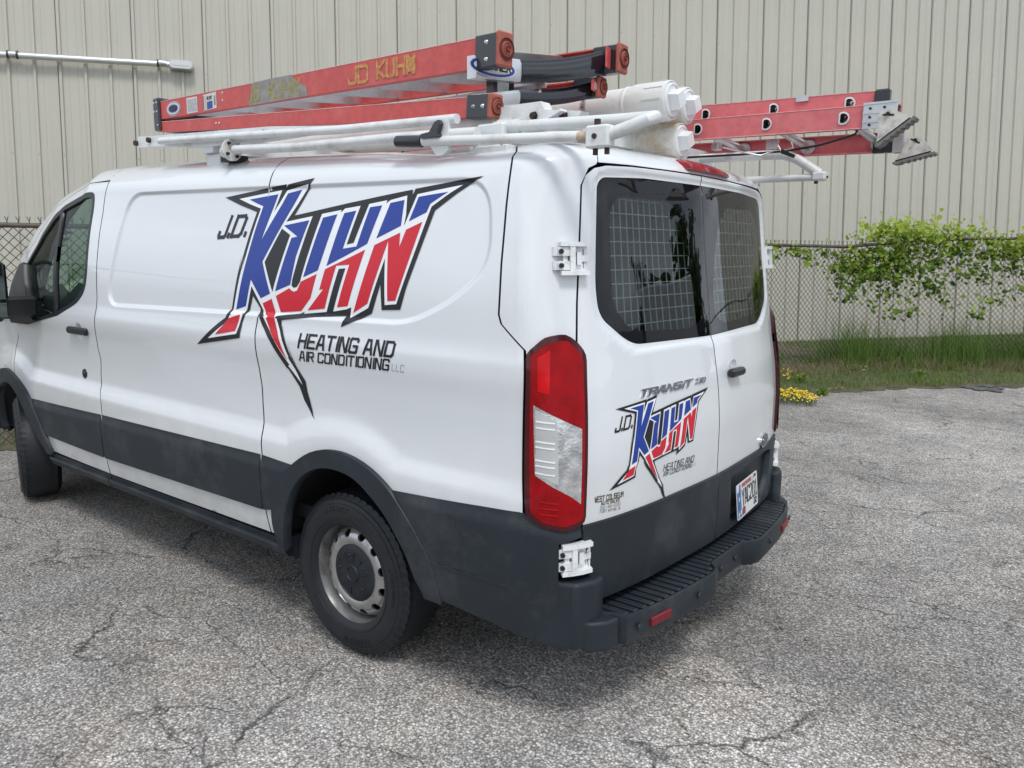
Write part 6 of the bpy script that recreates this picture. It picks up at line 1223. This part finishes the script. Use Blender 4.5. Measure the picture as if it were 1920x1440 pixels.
# loose stones and straws on the asphalt
n=2600; P=np.stack([rng.uniform(-3.2,2.6,n),rng.uniform(-2.6,7.5,n)],1); ok=(sdpoly(P[:,0],P[:,1],vp)>0)&(np.hypot(P[:,0]-CAM[0],P[:,1]-CAM[1])>1.0); P=P[ok]; n=len(P); r=rng.gamma(3,.0011,n)+.0015
dirs=np.array([(1,0,0),(0,1,0),(-1,0,0),(0,-1,0),(0,0,.7),(0,0,-.5)]); V=(P[:,None,:]*1.0); Vs=np.zeros((n,6,3)); Vs[:,:,:2]=P[:,None,:]; Vs+=dirs[None]*r[:,None,None]*rng.uniform(.6,1.3,(n,6,1)); Vs[:,:,2]+=r[:,None]*.4; k=np.arange(n)[:,None]*6
F=np.concatenate([k+np.array([q]) for q in((0,1,4),(1,2,4),(2,3,4),(3,0,4),(1,0,5),(2,1,5),(3,2,5),(0,3,5))]); t_=rng.random(n); GM=leafmat('loose_grit',[(.10,.10,.10),(.26,.255,.25),(.46,.45,.44)],tr=0); tag(bulk('loose_gravel',Vs.reshape(-1,3),F,np.concatenate([t_]*8),GM),'loose stones scattered over the asphalt','gravel',kind='stuff')
for i,(px,py,a,l_,lb) in enumerate(((350,1128,.2,.05,'pale straw lying left of the rear wheel'),(428,1108,-1.1,.035,'short straw nearest the rear wheel'),(175,1028,.1,.04,'dry straw below the sill shadow at left'),(105,1068,-.6,.05,'thin straw furthest left on the asphalt'))):
    c=gpt(px,py,.004); g=MB(); g.tube([(c[0]-math.cos(a)*l_,c[1]-math.sin(a)*l_,.004),(c[0],c[1],.007),(c[0]+math.cos(a+.1)*l_,c[1]+math.sin(a+.1)*l_,.004)],.0014,5); tag(g.build('straw',mat('straw',(.42,.37,.22),.7)),lb,'straw','dry straws on the asphalt')
# ------------------------------------------------------------------ behind the camera: what the rear glass and paint reflect
tr=empty('box_trailer',(11.5,17.5,0)); tr.rotation_euler=(0,0,0); tag(tr,'white box trailer parked behind the photographer, seen only as a reflection','trailer')
XA,YA=np.array([.56,.83,0.]),np.array([-.83,.56,0.]); TC=np.array([13.0,19.6,0])
g=MB(); g.obox(TC+np.array([0,0,2.2]),XA,YA,(0,0,1),5.2,1.25,1.15,.05); g.build('trailer_body',mat('trailer_white',(.62,.64,.65),.4),tr)
g=MB()
for q in(-2.5,3,4.2):
    for w in(-1.0,1.0): c_=TC+XA*q+YA*w; g.cyl(c_-YA*.2+np.array([0,0,.5]),c_+YA*.2+np.array([0,0,.5]),.5,20)
g.obox(TC+np.array([0,0,.9]),XA,YA,(0,0,1),5,.8,.2); g.build('running_gear',BLACK,tr)
sh_=empty('low_shed',(34,26,0)); tag(sh_,'long low dark shed across the lot, seen only as a reflection','building')
XA2,YA2=np.array([.85,-.53,0.]),np.array([.53,.85,0.]); SC=np.array([38.,36.,0])
g=MB(); g.obox(SC+np.array([0,0,1.6]),XA2,YA2,(0,0,1),16,5,1.6); g.build('shed_wall',mat('shed_grey',(.10,.11,.12),.7),sh_); g=MB(); g.extr([(-5.5,3.2),(0,4.6),(5.5,3.2)],SC-XA2*16.3,YA2,(0,0,1),XA2,32.6); g.build('shed_roof',mat('shed_roof',(.06,.06,.07),.7),sh_)
TG=leafmat('tree_leaf',[(.02,.045,.012),(.05,.09,.02),(.09,.14,.03)]); BARK=mat('bark',(.09,.07,.05),.9)
TLAB=['nearest behind the white trailer','second behind the white trailer','third behind the white trailer','farthest of the row behind the trailer','right of the dark shed','alone behind the photographer to the left','far back of the lot in the middle','left of the far middle tree','farthest left of all']
for i,(x,y,h_) in enumerate(((17.5,30,5.5),(18.5,33,6.5),(15.5,27,5),(27,37,6),(50,14,9),(46,-8,10),(20,-45,9),(5,-38,8),(-12,-34,9))):
    t=empty('tree',(x,y,0)); tag(t,'leafy tree across the lot outside the picture, '+TLAB[i],'tree','trees across the lot'); g=MB(); g.tube([(x,y,0),(x+.2,y,h_*.35),(x,y+.2,h_*.8)],[.28,.2,.05],8); g.build('trunk',BARK,t)
    nb=26; bc=rng.normal(0,1,(nb,3))*np.array([h_*.16,h_*.16,h_*.24])+np.array([x,y,h_*.6]); q=bc[rng.integers(0,nb,1500)]+rng.normal(0,h_*.055,(1500,3)); V,F,T=leaves(q,rng.uniform(.25,.5,1500),rng.uniform(0,1,1500),np.array([0,0,.6])); o=bulk('crown',V,F,T,TG,t); o['kind']='stuff'
